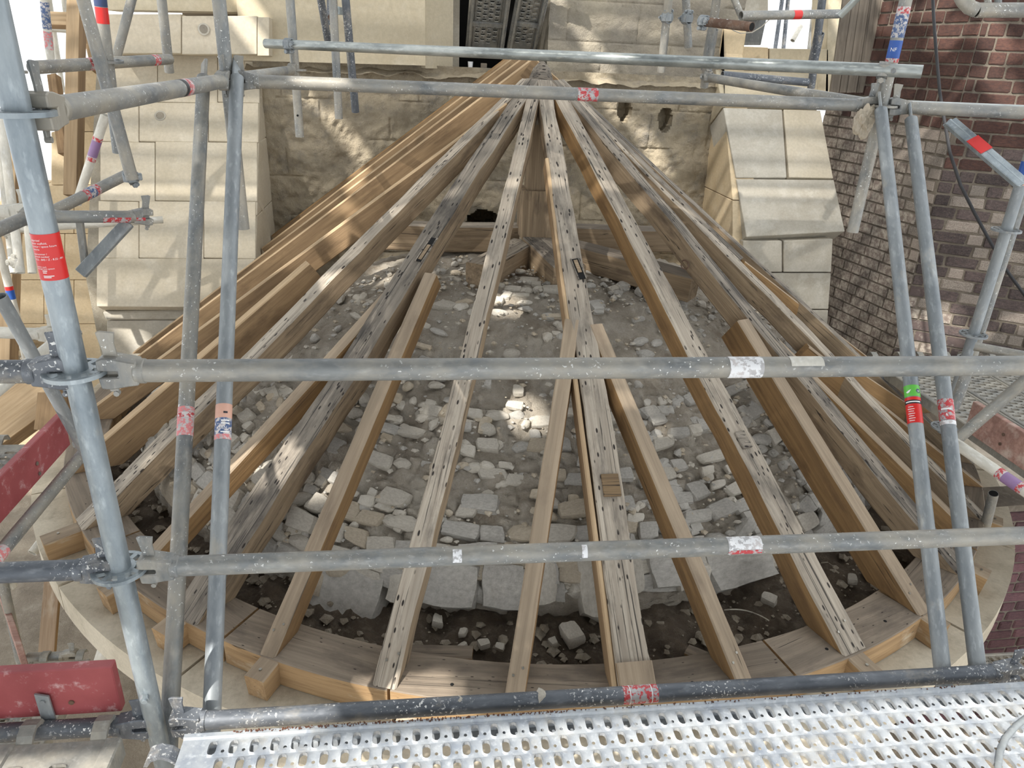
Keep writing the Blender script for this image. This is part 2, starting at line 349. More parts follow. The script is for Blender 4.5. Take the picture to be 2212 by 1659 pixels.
# cap course above
for x0, x1, y0, y1 in ((232, 392, 30, 116), (392, 556, 34, 118), (556, 582, 36, 122)):
    slab([(x0, y0), (x1, y0), (x1, y1), (x0, y1)], (V(-1.3, 6.25, 1.6), V(0, -1, .05)), .35, 'cap_block', 'ashlar', bl)
slab([(225, -60), (585, -60), (585, 28), (225, 22)], (V(-1.3, 6.45, 1.7), V(0, -1, 0)), .3, 'cap_block', 'plaster', bl)
for px, py in ((440, 63), (346, 250)):
    p, n = (V(-1.3, 6.245, 1.6), V(0, -1, .05)) if py < 100 else PL
    c = onplane(px, py, p, n.normalized())+n.normalized()*.003
    MB().tube(c, c-n.normalized()*.02, .042, seg=24, inner=.030).build('core_hole_rim', 'ashlargrey', bl, smooth=True)
    MB().tube(c-n.normalized()*.001, c-n.normalized()*.012, .031, seg=20).build('core_hole', 'roughgrey', bl)
# plinth below
PP = (V(-1.3, 5.57, -.2), V(0, -1, .12))
slab([(222, 672), (520, 668), (560, 690), (230, 690)], PP, .2, 'plinth_moulding', 'ashlargrey', bl, .01, .02)
slab([(230, 692), (560, 690), (560, 860), (236, 860)], PP, .25, 'plinth_block', 'ashlargrey', bl)
# far ashlar wall to the left
wl = sroot('wall_far_left', (-3, 6.6, 0), 'warm cream ashlar wall beyond the buttress')
PF = (V(-3, 6.9, 0), V(.12, -1, 0)); cy_ = [150, 285, 400, 505, 605, 700, 800, 900, 1000]
for j, (a, b) in enumerate(zip(cy_, cy_[1:])):
    xs = [40, 95+15*(j % 2), 160-20*(j % 2), 236]
    if b < 420: xs = [150 if a < 200 else 110, 236]
    for x0, x1 in zip(xs, xs[1:]): slab([(x0, a), (x1, a), (x1, b), (x0, b)], PF, .3, 'ashlar_block', 'ashlarwarm', wl)
# right buttress: smooth inclined slab, vertical part, side
br = sroot('wall_pier_right', (3, 5.8, 0), 'smooth grey stone buttress with inclined face beside the brick wall')
PR = (V(2.6, 5.62, .3), V(0, -1, .68))
slab([(1562, 232), (1690, 236), (1700, 384), (1590, 384)], PR, .3, 'sloped_slab', 'ashlargrey', br)
slab([(1692, 236), (1772, 238), (1800, 386), (1704, 384)], PR, .3, 'sloped_slab', 'ashlar', br, .004, .004)
slab([(1590, 386), (1802, 388), (1826, 500), (1612, 512)], PR, .3, 'sloped_slab', 'ashlargrey', br)
slab([(1545, 150), (1765, 160), (1770, 234), (1560, 230)], PR, .3, 'sloped_slab', 'plaster', br)
PV = (V(2.6, 5.66, 0), V(0, -1, .04))
for q in ([(1604, 520), (1690, 520), (1690, 588), (1604, 588)], [(1692, 520), (1800, 516), (1796, 588), (1692, 588)], [(1600, 590), (1796, 590), (1790, 668), (1600, 668)], [(1600, 670), (1790, 670), (1780, 800), (1600, 800)]):
    slab(q, PV, .4, 'face_block', 'ashlargrey', br)
zs = [1.9, 1.25, .62, .1, -.6]
for a, b in zip(zs, zs[1:]):
    f = lambda z: 5.64+.68*max(z-.3, 0)
    MB().prism([V(2.52, f(a), a-.003), V(2.52, f(b), b+.003), V(2.52, 6.6, b+.003), V(2.52, 6.6, a-.003)], (.2, 0, 0)).build('return_block', 'ashlarwarm', br, bev=.004)
# stone sill and piers around the upper opening on the right
PT = (V(2.6, 7.0, 1.6), V(0, -1, 0))
for q, m in (([(1490, 96), (1560, 96), (1560, 200), (1490, 200)], 'ashlarwarm'), ([(1562, 98), (1660, 102), (1660, 205), (1562, 205)], 'ashlarwarm'), ([(1662, 104), (1790, 106), (1790, 210), (1662, 208)], 'plaster'),
             ([(1480, -40), (1530, -40), (1530, 95), (1480, 95)], 'ashlargrey'), ([(1790, -40), (1832, -40), (1826, 220), (1782, 220)], 'plaster'), ([(1560, -40), (1660, -40), (1660, 38), (1560, 36)], 'ashlargrey')):
    slab(q, PT, .3, 'jamb_stone', m, br)
slab([(1586, 44), (1656, 42), (1644, 98), (1586, 98)], (V(2.6, 7.15, 1.6), V(0, -1, 0)), .05, 'zinc_panel', 'zincbox', br)
# vertical boarding
bd = thing('timber_hoarding', 'weathered grey vertical boarding beside the brick wall', 'hoarding', ony(1880, 200, 6.2))
PB = (V(3, 6.2, 1.6), V(0, -1, 0)); xs = [1826, 1846, 1862, 1884, 1908, 1932, 1956]
HOARD = [(a, b) for a, b in zip(xs, xs[1:])]
# ---- brick walls
wr = sroot('wall_right', (3.9, 5.2, 0), 'dark brick wall with wide mortar joints right of the roof')
bricks = []
def brickface(O, d, length, z0, z1, chooser, ch=.088, bl_=.225):
    d = Vector(d).normalized(); n = V(d.y, -d.x, 0)
    if n.dot(Vector(O)-EYE) > 0: n = -n
    MB().prism([Vector(O)+V(0, 0, z0)-n*.006, Vector(O)+d*length+V(0, 0, z0)-n*.006, Vector(O)+d*length+V(0, 0, z1)-n*.006, Vector(O)+V(0, 0, z1)-n*.006], -n*.2).build('mortar_bed', 'bmortar', wr)
    j = 0; z = z0
    while z < z1-ch*.5:
        s = -rnd.uniform(0, .2) if j % 2 else -.11
        while s < length:
            L = bl_ if rnd.random() > .38 else bl_*.48
            a, b = max(s, 0), min(s+L, length)
            if b-a > .04: bricks.append((Vector(O)+d*((a+b)/2)+V(0, 0, z+ch/2-.004), d, n, b-a-.014, ch-.016, chooser))
            s += L
        j += 1; z += ch
CO = V(3.8, 5.2, 0)
brickface(CO, (-.155, .988, 0), 1.45, -.85, 2.2, 'L')
brickface(CO, (.837, -.548, 0), 2.4, -.85, 2.3, 'R')
brickface(V(3.10, 3.22, 0), (1, .05, 0), 1.6, -2.4, -.62, 'P', .076, .21)
def vis(p):
    v = p-EYE; d = v.dot(fwd)
    if d < .1: return None
    x = W/2+F*v.dot(rgt)/d; y = HH/2-F*v.dot(upv)/d
    return (x, y, d)
bm_ = {}
def brickmesh(k):
    if k not in bm_:
        b = MB(); b.box((0, 0, 0), (1, 1, 1), bev=.0)
        me = bpy.data.meshes.new('brick'); bmm = bmesh.new(); bmesh.ops.create_cube(bmm, size=1)
        bmesh.ops.bevel(bmm, geom=bmm.edges[:], offset=.06, segments=1, affect='EDGES'); r2 = random.Random(hash(k) % 999)
        for v in bmm.verts: v.co += V(r2.uniform(-.02, .02), r2.uniform(-.02, .02), r2.uniform(-.05, .05))
        bmesh.ops.recalc_face_normals(bmm, faces=bmm.faces)
        bmm.to_mesh(me); bmm.free(); me.materials.append(M[k[0]]); bm_[k] = me
    return bm_[k]
rest = MB(); cnt = 0
inview = []
for b in bricks:
    q = vis(b[0]); ok = q and -30 < q[0] < W+30 and -30 < q[1] < HH+30
    inview.append((q[2] if ok else 99, b))
inview.sort(key=lambda t: t[0])
for i, (dep, (c, d, n, L, h, ch)) in enumerate(inview):
    if ch == 'L': k = 'brickdust' if c.z < 1.2+.2*rnd.random() else 'brick'
    elif ch == 'P': k = 'brickpurple'
    else: k = 'brick' if c.z > 1.0+.25*rnd.random() else ('bricksoot' if rnd.random() < .6 else 'brickdust')
    if dep < 90 and cnt < 300:
        m = frame(d, NZ, c-n*(.045+rnd.uniform(0, .004)))
        link('brick', brickmesh((k, rnd.randrange(3))), wr, m @ Matrix.Diagonal((L, .1, h, 1))); cnt += 1
    else: rest.box(c-n*.045, (L, .1, h), d, n, NZ, mi={'brick': 0, 'brickdust': 1, 'bricksoot': 2, 'brickpurple': 3}[k])
ro = rest.build('far_bricks', ['brick', 'brickdust', 'bricksoot', 'brickpurple'], wr, fix=True); ro['kind'] = 'stuff'
# ---- apse drum and cornice
dr = sroot('wall_apse', (CX, CY, -1.5), 'curved stone drum wall under the cornice')
def ringseg(r0, r1, z0, z1, a0, a1, n, inset=0):
    b = MB(); vs = []
    for i in range(n+1):
        a = a0+(a1-a0)*i/n
        vs += [pol(a, r0, z0), pol(a, r1, z0), pol(a, r1, z1), pol(a, r0, z1)]
    fs = [(i*4+k, i*4+(k+1) % 4, i*4+4+(k+1) % 4, i*4+4+k) for i in range(n) for k in range(4)]+[(0, 1, 2, 3), (n*4+3, n*4+2, n*4+1, n*4)]
    return b.add(vs, fs)
for a0, a1 in ((170, 370),): ringseg(2.3, 2.72, -2.4, -.95, a0, a1, 60).build('drum', 'cornice', dr, smooth=True)
for j in range(12):
    a0 = 168+j*17; zz = rnd.uniform(-.002, .002)
    ringseg(2.45, 3.02, -.76, -.62+zz, a0+.15, a0+16.85, 8).build('cornice_block', 'cornice', dr, bev=0, smooth=True)
    ringseg(2.45, 2.90, -.95, -.77, a0+.15, a0+16.85, 8).build('cornice_lower_block', 'cornice', dr, smooth=True)
# ---- vault mound of rubble
vm = sroot('vault', (CX, CY, -.2), 'rubble stone vault mound under the rafters')
PRF = [(0, .43), (.4, .42), (.8, .37), (1.2, .26), (1.6, .09), (1.9, -.07), (2.15, -.22), (2.33, -.33), (2.42, -.42), (2.46, -.52), (2.47, -.75)]
def zprof(t):
    f = t*(len(PRF)-1); i = min(int(f), len(PRF)-2); u = f-i
    return [PRF[i][k]*(1-u)+PRF[i+1][k]*u for k in (0, 1)]
def msc(a): return 1-.07*max(0, math.cos(math.radians((a-288)*1.2)))
def zmound(x, y):
    a = math.degrees(math.atan2(y-CY, x-CX)) % 360; r = math.hypot(x-CX, y-CY)/msc(a)
    for (r0, z0), (r1, z1) in zip(PRF, PRF[1:]):
        if r <= r1: return z0+(z1-z0)*(r-r0)/max(r1-r0, 1e-6)
    return -9
def mound(u, v):
    a = 160+220*u; r, z = zprof(v); p = pol(a, r*msc(a), z)
    q = p+V(fbm(p, 8, 2), fbm(p+V(5, 1, 2), 8, 2), 0)*.02; q.z *= 1.6; vd = noise.voronoi(q*11, distance_metric='DISTANCE')[0]; vd2 = noise.voronoi(q*23)[0]
    k = min(1, max(.25, (v-.15)*3)); d = .035*fbm(p, 3.2, 5)+.010*fbm(p+V(9, 0, 0), 14, 3)+k*(.030*min(vd[1]-vd[0], .45)/.45-.014)+.009*min(vd2[1]-vd2[0], .4)/.4
    if v < .03: d *= v/.03
    return p+V(math.cos(math.radians(a))*.4, math.sin(math.radians(a))*.4, .8)*(d-.012)
surf('mortar_fill', mound, 460, 210, 'mortar', vm)
def soilf(u, v):
    a = 165+210*u; r = 2.16+.54*v; p = pol(a, r, -.60+.05*(1-v))
    return p+V(0, 0, .03*fbm(p, 9, 4)+.02*fbm(p, 24, 3))
surf('soil_trough', soilf, 300, 20, 'soil', vm)
MB().prism([pol(180+i*7.5, 2.6, -.64) for i in range(25)], (0, 0, -.05)).build('vault_bed', 'soil', vm)
RK = {}
def rockmesh(mk, kind, i):
    k = (mk, kind, i)
    if k in RK: return RK[k]
    bmm = bmesh.new(); r2 = random.Random(i*31+len(mk)*7+len(kind))
    if kind == 'block':
        bmesh.ops.create_cube(bmm, size=2); bmesh.ops.subdivide_edges(bmm, edges=bmm.edges[:], cuts=3, use_grid_fill=True)
        pw = .62
    else:
        bmesh.ops.create_icosphere(bmm, subdivisions=2, radius=1); pw = 0
    o = V(r2.uniform(0, 50), r2.uniform(0, 50), r2.uniform(0, 50))
    sk = r2.uniform(-.25, .25); tp = r2.uniform(-.2, .2)
    for v in bmm.verts:
        p = v.co.copy()
        if pw: p = p.lerp(p.normalized()*1.25, 1-pw)
        p += p.normalized()*(.16*noise.noise(p*1.3+o)+.07*noise.noise(p*3.5+o)) if kind == 'block' else p.normalized()*(.34*noise.noise(p*1.1+o)+.14*noise.noise(p*2.7+o))
        p.x += sk*p.y; p.y *= 1+tp*p.x; v.co = p*.5
    me = bpy.data.meshes.new('stone'); bmm.to_mesh(me); bmm.free(); me.materials.append(M[mk]); smooth_mesh(me, .5 if kind == 'block' else .6)
    RK[k] = me; return me
def surfpt(a, t):
    r, z = zprof(t); r1, z1 = zprof(min(t+.02, 1)); p = pol(a, r*msc(a), z); er = V(math.cos(math.radians(a)), math.sin(math.radians(a)), 0)
    dn = (er*(r1-r)+V(0, 0, z1-z)).normalized(); tg = V(-math.sin(math.radians(a)), math.cos(math.radians(a)), 0); n = tg.cross(dn)
    if n.z < 0 and n.dot(er) < 0: n = -n
    if n.dot(er*.5+NZ) < 0: n = -n
    return p, tg, n
stones = []
# coursed masonry on the lower slope, irregular above
t = .92; row = 0
TL = [(.835, .09, .16), (.775, .075, .14), (.715, .08, .15), (.655, .075, .13), (.60, .075, .12), (.545, .07, .11), (.49, .065, .10), (.435, .06, .10)]
for t, hh, ww in TL:
    r, z = zprof(t); a = 176.0+rnd.uniform(0, 4)
    while a < 364:
        w = ww*rnd.uniform(.65, 1.5); da = math.degrees(w/r)
        if rnd.random() > (.06 if t > .6 else .22):
            stones.append((a+da/2, t+rnd.uniform(-.010, .010), w*.95, hh*rnd.uniform(.75, 1.12), 'block' if rnd.random() < .75 else 'lump'))
        a += da
for k in range(240):
    stones.append((rnd.uniform(185, 355), rnd.uniform(.10, .50), rnd.uniform(.03, .12), rnd.uniform(.025, .07), 'lump' if rnd.random() < .6 else 'block'))
for k in range(620):
    stones.append((rnd.uniform(180, 358), .42+.44*rnd.random(), rnd.uniform(.035, .085), rnd.uniform(.03, .055), 'lump' if rnd.random() < .5 else 'block'))
BASE = [(690, 1255, 40, 50), (470, 1235, 120, 75), (568, 1266, 125, 84), (752, 1272, 172, 104), (975, 1262, 118, 76), (1088, 1266, 96, 78), (1172, 1258, 58, 76), (1285, 1262, 78, 110), (1455, 1228, 128, 60), (1592, 1222, 170, 66), (1712, 1222, 50, 60), (1790, 1222, 66, 58), (1880, 1196, 80, 60), (380, 1180, 90, 70), (1960, 1160, 60, 60), (868, 1268, 50, 60), (1360, 1240, 50, 70)]
def smat(a, t):
    x = rnd.random()
    if a > 275: return 'limegrey' if x < .75 else 'lime'
    return 'lime' if x < .6 else ('limewarm' if x < .8 else 'limegrey')
inst = []
for (a, t, w, h, kd) in stones:
    p, tg, n = surfpt(a, t); q = vis(p)
    big = (w*h)/(q[2]**2) if q and -40 < q[0] < W+40 and -40 < q[1] < HH+40 else 0
    inst.append((big, a, t, w, h, kd, p, tg, n))
inst.sort(key=lambda s: -s[0])
small = MB()
for i, (big, a, t, w, h, kd, p, tg, n) in enumerate(inst):
    dn = n.cross(tg); ang = rnd.gauss(0, .07) if kd == 'block' else rnd.uniform(-.5, .5)
    x = tg*math.cos(ang)+dn*math.sin(ang); th = min(w, h)*rnd.uniform(.55, .85) if kd == 'block' else h*.8
    m = frame(x, n, p+n*(rnd.uniform(-.15, .12)*th)); sc = Matrix.Diagonal((w, h, th, 1))
    me = rockmesh(smat(a, t), kd, rnd.randrange(6))
    if i < 300: link('stone', me, vm, m @ sc)
    else:
        mm = m @ sc; small.add([mm @ v.co for v in me.vertices], [tuple(f.vertices) for f in me.polygons], [M['lime'], M['limegrey'], M['limewarm']].index(me.materials[0]))
for px, py, w, h in BASE:   # big footing stones standing at the edge of the trough
    d_ = ray(px, py); t_ = 1.0
    while t_ < 6:
        q_ = EYE+d_*t_
        if math.hypot(q_.x-CX, q_.y-CY) < 2.47 and q_.z < zmound(q_.x, q_.y): break
        t_ += .004
    p = EYE+d_*t_; a = math.atan2(p.y-CY, p.x-CX); er = V(math.cos(a), math.sin(a), 0); dep = (p-EYE).dot(fwd); ww, hh_ = w*dep/F, h*dep/F*1.25
    link('footing_stone', rockmesh(rnd.choice(('lime', 'limegrey', 'lime', 'limewarm')), 'block', rnd.randrange(6)), vm, frame(V(-er.y, er.x, rnd.uniform(-.03, .03)), V(er.x, er.y, .75), p-V(er.x, er.y, .7)*.020) @ Matrix.Diagonal((ww, hh_, .14, 1)))
# pebbles and chips on the mound and in the soil trough
def peb(b, p, s, mi):
    r2 = rnd; vs = []
    for (x, y, z) in ((1, 0, 0), (-1, 0, 0), (0, 1, 0), (0, -1, 0), (0, 0, 1), (0, 0, -1), (.6, .6, .5), (-.6, .5, .6), (.5, -.6, .5), (-.5, -.6, .5)):
        vs.append(p+V(x*r2.uniform(.6, 1.2), y*r2.uniform(.6, 1.2), z*r2.uniform(.4, .8))*s)
    b.add(vs, [(4, 6, 7), (4, 7, 9), (4, 9, 8), (4, 8, 6), (6, 0, 2), (6, 2, 7), (7, 2, 1), (7, 1, 9), (9, 1, 3), (9, 3, 8), (8, 3, 0), (8, 0, 6), (5, 2, 0), (5, 1, 2), (5, 3, 1), (5, 0, 3)], mi)
for k in range(2600):
    a = rnd.uniform(185, 355); t = rnd.uniform(.08, .86); p, tg, n = surfpt(a, t); peb(small, p+n*.012, rnd.choice((.006, .008, .01, .013, .02)), rnd.randrange(3))
for k in range(900):
    a = rnd.uniform(190, 350); p = pol(a, rnd.uniform(2.3, 2.66), -.58); peb(small, p+V(0, 0, .006), rnd.choice((.005, .006, .008, .011, .016, .024, .032)), 3)
so = small.build('small_rubble', ['lime', 'limegrey', 'limewarm', 'chip'], vm, fix=False); so['kind'] = 'stuff'
for (px, py, s) in ((1235, 1378, .075), (1195, 1390, .03), (945, 1345, .04), (1000, 1370, .03), (1045, 1395, .035), (1320, 1322, .06), (1000, 1400, .03), (1540, 1340, .04), (1840, 1255, .04), (1660, 1300, .05), (1080, 1400, .028), (960, 1310, .03)):
    p = onz(px, py, -.56); link('stone', rockmesh('lime', 'block', rnd.randrange(6)), vm, Matrix.Translation(p+V(0, 0, s*.25)) @ Matrix.Rotation(rnd.uniform(0, 3), 4, 'Z') @ Matrix.Rotation(rnd.uniform(-.4, .4), 4, 'X') @ Matrix.Diagonal((s*1.3, s, s*.8, 1)))
# ------------------------------------------------------------------ ROOF TIMBERS
def cone(px, py):
    d = ray(px, py); lo = .5; best = None
    for i in range(1, 1200):
        t = .5+i*.006; p = EYE+d*t; r = math.hypot(p.x-CX, p.y-CY)
        if r < R+.3 and p.z <= ZR+(R-r)*SLOPE: return p
    return EYE+d*4
def timber(name, mats, P0, P1, w, h, parent=None, wtop=None, wob=0.0, cut=None, nseg=44, cham=.006, up=None, endcut=None, topz=None):
    """beam whose top face runs P0->P1; local X is the grain; optional horizontal cut at world z"""
    P0, P1 = Vector(P0), Vector(P1); x = (P1-P0); L = x.length; x.normalize()
    m = frame(x, up or NZ, P0); wtop = wtop or w; b = MB(); sd = rnd.uniform(0, 99)
    s0 = -.0; vs = []
    for i in range(nseg+1):
        t = i/nseg; s = s0+(L-s0)*t; ww = w+(wtop-w)*t; hh_ = h*(1+(ww/w-1)*.6)
        oy = wob*2.2*noise.noise(V(s*1.1, sd, 0)); oz = wob*1.3*noise.noise(V(s*1.3, sd, 5)); n1 = wob*noise.noise(V(s*5, sd, 9)); n2 = wob*noise.noise(V(s*5, sd, 14)); n3 = wob*noise.noise(V(s*4, sd, 21)); c = cham+wob*.5*abs(noise.noise(V(s*3, sd, 30)))
        a, e = ww/2+n1, ww/2+n2
        for (yy, zz) in ((-a, -c), (-a+c, 0), (e-c, 0), (e, -c), (e+n3*.5, -hh_*.5), (e-n3, -hh_+c), (e-c, -hh_), (-a+c, -hh_), (-a-n3, -hh_+c), (-a+n3*.5, -hh_*.5)):
            vs.append(V(s, yy+oy, zz+oz))
    K = 10; fs = []; mi = []
    for i in range(nseg):
        for k in range(K):
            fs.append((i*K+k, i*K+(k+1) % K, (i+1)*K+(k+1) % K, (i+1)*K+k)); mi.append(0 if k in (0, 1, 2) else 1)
    fs += [tuple(range(K))[::-1], tuple(nseg*K+k for k in range(K))]; mi += [1, 1]
    me = bpy.data.meshes.new(name); me.from_pydata([tuple(v) for v in vs], [], fs)
    for q in mats: me.materials.append(M[q])
    me.polygons.foreach_set('material_index', mi)
    bmm = bmesh.new(); bmm.from_mesh(me); bmesh.ops.recalc_face_normals(bmm, faces=bmm.faces)
    inv = m.inverted()
    def clip(P, n, idx=1):
        r = bmesh.ops.bisect_plane(bmm, geom=bmm.verts[:]+bmm.edges[:]+bmm.faces[:], plane_co=inv @ P, plane_no=(inv.to_3x3() @ n), clear_outer=True)
        ed = [e for e in r['geom_cut'] if isinstance(e, bmesh.types.BMEdge)]
        if ed:
            f = bmesh.ops.holes_fill(bmm, edges=ed, sides=0)['faces']
            for q in f: q.material_index = idx
    if cut is not None: clip(V(0, 0, cut), V(0, 0, -1))
    if endcut: clip(*endcut)
    bmm.to_mesh(me); bmm.free(); smooth_mesh(me, .5)
    return link(name, me, parent, m)
APX = V(CX, CY, ZA)
def screw(parent, p, n, r=.006): MB().tube(p-n*.004, p+n*.0015, r, seg=10).build('screw', 'screw', parent)
def rafter(label, ang, w, h, mats, top=None, wob=.006, group=None, wtop=None, rtop=.13, screws=True, mort=None, patches=()):
    P0 = pol(ang, R, ZR)
    if top is None:
        d = (APX-P0); P1 = P0+d*(1-rtop/R); wt = wtop or w*.62
    else: P1 = cone(*top); wt = wtop or w
    t = thing('rafter', label, 'rafter', P0, group)
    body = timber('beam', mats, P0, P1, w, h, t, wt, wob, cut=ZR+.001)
    x = (P1-P0).normalized(); y = NZ.cross(x).normalized(); n = x.cross(y)
    if screws:
        for s in (.10, .13): screw(body, P0+x*s+y*(w*.22*(1 if s < .12 else -1))+n*.001, n, .005)
    return t, P0, P1, x, y, n
O_, ND = ['old', 'oldside'], ['newtop', 'newside']
PN = ['pine', 'pineside']
# -- full old rafters
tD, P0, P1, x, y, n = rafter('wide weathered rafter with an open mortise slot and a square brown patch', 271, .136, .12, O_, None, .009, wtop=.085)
# mortise slot, patch, repaired foot and fillet strip on the wide rafter
def onr(px, py, P0, x, n): return onplane(px, py, P0, n)
def mortise(parent, pa, pb, w, P0, x, y, n):
    a, b = onr(*pa, P0, x, n), onr(*pb, P0, x, n); L = (b-a).length; d = (b-a).normalized(); q = n.cross(d).normalized(); c = (a+b)/2
    MB().box(c+n*.001, (L, w, .006), d, q, n).build('mortise_slot_shade', 'dark', parent)  # near-black slip on the face paints the shade of the slot
    MB().box(c-d*L*.12+n*.004, (L*.62, w*.55, .006), d, q, n).build('mortise_cheek', 'oldside', parent)
    for s in (-1, 1): MB().box(c+q*s*(w*.5+.002)+n*.003, (L*1.05, .006, .006), d, q, n).build('mortise_edge', 'olddark', parent)
mortise(tD, (1241, 560), (1258, 603), .035, P0+n*.004, x, y, n)
c = onr(1320, 1048, P0+n*.002, x, n); MB().box(c, (.10, .075, .010), x, y, n, bev=.002).build('patch', 'patch', tD)
timber('foot_splice', ND, P0+x*.0+n*.012-y*.002, P0+x*.145+n*.012, .138, .03, tD, cut=ZR+.001, nseg=4)
timber('side_fillet', PN, P0+y*.082-n*.008, P0+x*2.75+y*.052-n*.008, .022, .09, tD, cut=ZR+.001, nseg=8)
tG = rafter('broad weathered rafter with a dark square stain and a tan cut edge', 290.3, .132, .125, ['old', 'newside'], None, .009, wtop=.085)
c = onr(1606, 950, tG[1]+tG[5]*.004, tG[3], tG[5]); MB().box(c, (.085, .055, .010), tG[3], tG[4], tG[5], bev=.002).build('patch', 'olddark', tG[0])
rafter('slender pale weathered rafter peppered with nail holes', 252.2, .088, .10, O_, None, .006, wtop=.07)
tC = rafter('dark grained old rafter with a long split mortise near its middle', 233.8, .150, .13, ['olddark', 'oldside'], None, .010, wtop=.095)
mortise(tC[0], (905, 565), (938, 515), .035, tC[1]+tC[5]*.006, tC[3], tC[4], tC[5])
rafter('pale rounded old rafter running down beside the new sawn rafters', 214.3, .125, .13, O_, None, .011, wtop=.08)
tI = rafter('rounded old rafter with a rusty ring on its flank, right of the dark-stained one', 309.5, .125, .135, ['olddark', 'oldside'], None, .010, wtop=.08)
q = onplane(1481, 571, tI[1]+tI[4]*.064, tI[4]); MB().path([q+tI[4]*.008+(tI[3]*math.cos(k*PI/8)+tI[5]*math.sin(k*PI/8))*.024 for k in range(15)], .0035, 8).build('iron_ring', 'rust', tI[0], smooth=True)
rafter('gnarled old rafter with a decayed lower edge', 321.5, .105, .12, O_, None, .016, wtop=.075)
rafter('thin old rafter squeezed behind the gnarled one', 335, .09, .12, ['olddark', 'oldside'], None, .010, wtop=.07)
tO = rafter('outermost rafter on the brick wall side with a fresh lower half', 350, .09, .11, ['newtop', 'newside'], (1602, 560), .004)
pa = tO[2]; timber('old_upper_length', ['olddark', 'oldside'], pa, pa+(APX-pa)*.88, .088, .11, tO[0], .06, .008)
# -- new jack rafters that die against the old ones
G1 = 'new oak jack rafters'
for lb, ang, w, h, top in (('narrow new jack rafter dying against the left flank of the wide mortised rafter', 261.7, .070, .085, (1236, 690)),
                           ('new jack rafter dying against the right flank of the wide mortised rafter', 279.6, .072, .11, (1288, 700)),
                           ('new jack rafter between the slender pale rafter and the dark split one', 242.3, .068, .10, (930, 590)),
                           ('new jack rafter left of the dark split rafter', 225.5, .070, .10, (838, 632)),
                           ('new jack rafter with a tall orange brown flank right of the stained rafter', 300.0, .082, .16, (1606, 690)),
                           ('new jack rafter between the ringed rafter and the gnarled one', 316, .065, .13, (1660, 715)),
                           ('new jack rafter right of the gnarled rafter', 329, .065, .13, (1745, 745)),
                           ('short brown jack rafter nearest the brick wall', 341, .065, .13, (1800, 765))):
    rafter(lb, ang, w, h, ND, top, .002, G1)
# -- new pale rafters on the straight part by the back wall
t1 = rafter('wide new pale jack rafter with a rounded upper end', 203, .075, .17, PN, (664, 566), .001, 'pale new rafters')
rafter('new pale rafter beside the rounded old one', 189.5, .06, .13, PN, (1092, 222), .001, 'pale new rafters')
for i, dy in enumerate((.16, .62, 1.14, 1.57)):
    P1 = V(CX-.03, CY+dy, ZA+.02); P0 = V(CX-R, CY+dy, ZR)
    if i > 1: P0 = P1+(P0-P1)*((P1.x+1.235)/(P1.x-P0.x))
    lb = ['new pale rafter of the straight eave, first beside the cone', 'new pale rafter of the straight eave, second beside the cone', 'new pale rafter of the straight eave, third beside the cone', 'brown new rafter of the straight eave against the back wall'][i]
    t = thing('rafter', lb, 'rafter', P0, 'pale new rafters'); b = timber('beam', PN if i < 3 else ['newside', 'pineside'], P0, P1, .058, .14, t, None, .001, cut=ZR+.001)
    # counter rafter stub beyond the ridge
    timber('far_slope_beam', PN, P1, P1+V(1.0, 0, -.74), .058, .14, t, nseg=6)
for a, b in HOARD:
    q0, q1 = ony((a+b)/2-34, 200, 6.2), ony((a+b)/2, -30, 6.2); timber('board', ['greyboard', 'greyboard'], q0+V(0, rnd.uniform(-.008, 0), 0), q1, (b-a)*6.3/F-.004, .025, bd, up=V(0, -1, 0), nseg=4, cham=.002)
# -- king post
kp = thing('king_post', 'worm-eaten oak king post carrying the rafter heads', 'post', (CX, CY, .58))
def post(z0, z1, w, m, nm):
    o = timber(nm, [m, m], V(CX+.03, CY+w/2, z0), V(CX+.03, CY+w/2, z1), w, w, kp, None, .008, up=V(0, 1, 0), nseg=14); return o
post(.56, .86, .235, 'oldside', 'post_base'); post(.86, 1.42, .18, 'oldside', 'post_shaft')
b = MB()
for z, r in ((1.25, .11), (1.40, .10), (1.48, .085), (1.56, .05), (1.60, .012)):
    for k in range(10):
        a = 2*PI*k/10; rr = r*(1+.18*noise.noise(V(k*1.3, z*9, 3))); b.v.append(V(CX+rr*math.cos(a), CY+rr*math.sin(a), z))
b.f += [(i*10+k, i*10+(k+1) % 10, (i+1)*10+(k+1) % 10, (i+1)*10+k) for i in range(4) for k in range(10)]+[tuple(range(10))[::-1], tuple(range(40, 50))]; b.mi = [0]*len(b.f)
b.build('post_finial', 'olddark', kp, smooth=True)
c = ony(1174, 462, CY-.09); MB().box(c+V(0, -.0, 0), (.035, .02, .07), bev=.004).build('peg_mortise', 'olddark', kp)
# -- tie beams lying on the mound
for lb, P0, P1, w, h, ms in (('long grey tie beam running left from the king post', V(CX-.08, CY+.12, .60), V(-.36, CY+.16, .60), .15, .17, O_),
                             ('long grey tie beam running right from the king post', V(CX+.12, CY+.14, .60), V(1.80, CY+.2, .58), .15, .15, ['greyboard', 'oldside']),
                             ('short thick tie beam with a worm-eaten end pointing out from the king post', pol(279, .10, .57), pol(283, .62, .52), .20, .17, ['olddark', 'oldside']),
                             ('oblique tie beam with a slanted end right of the king post', pol(318, .14, .57), pol(321, 1.12, .50), .16, .15, ['greyboard', 'oldside']),
                             ('stubby tie beam left of the king post', pol(236, .12, .55), pol(236, .72, .52), .17, .16, ['old', 'oldside'])):
    t = thing('tie_beam', lb, 'beam', P0); timber('beam', ms, P0, P1, w, h, t, None, .008, nseg=16)
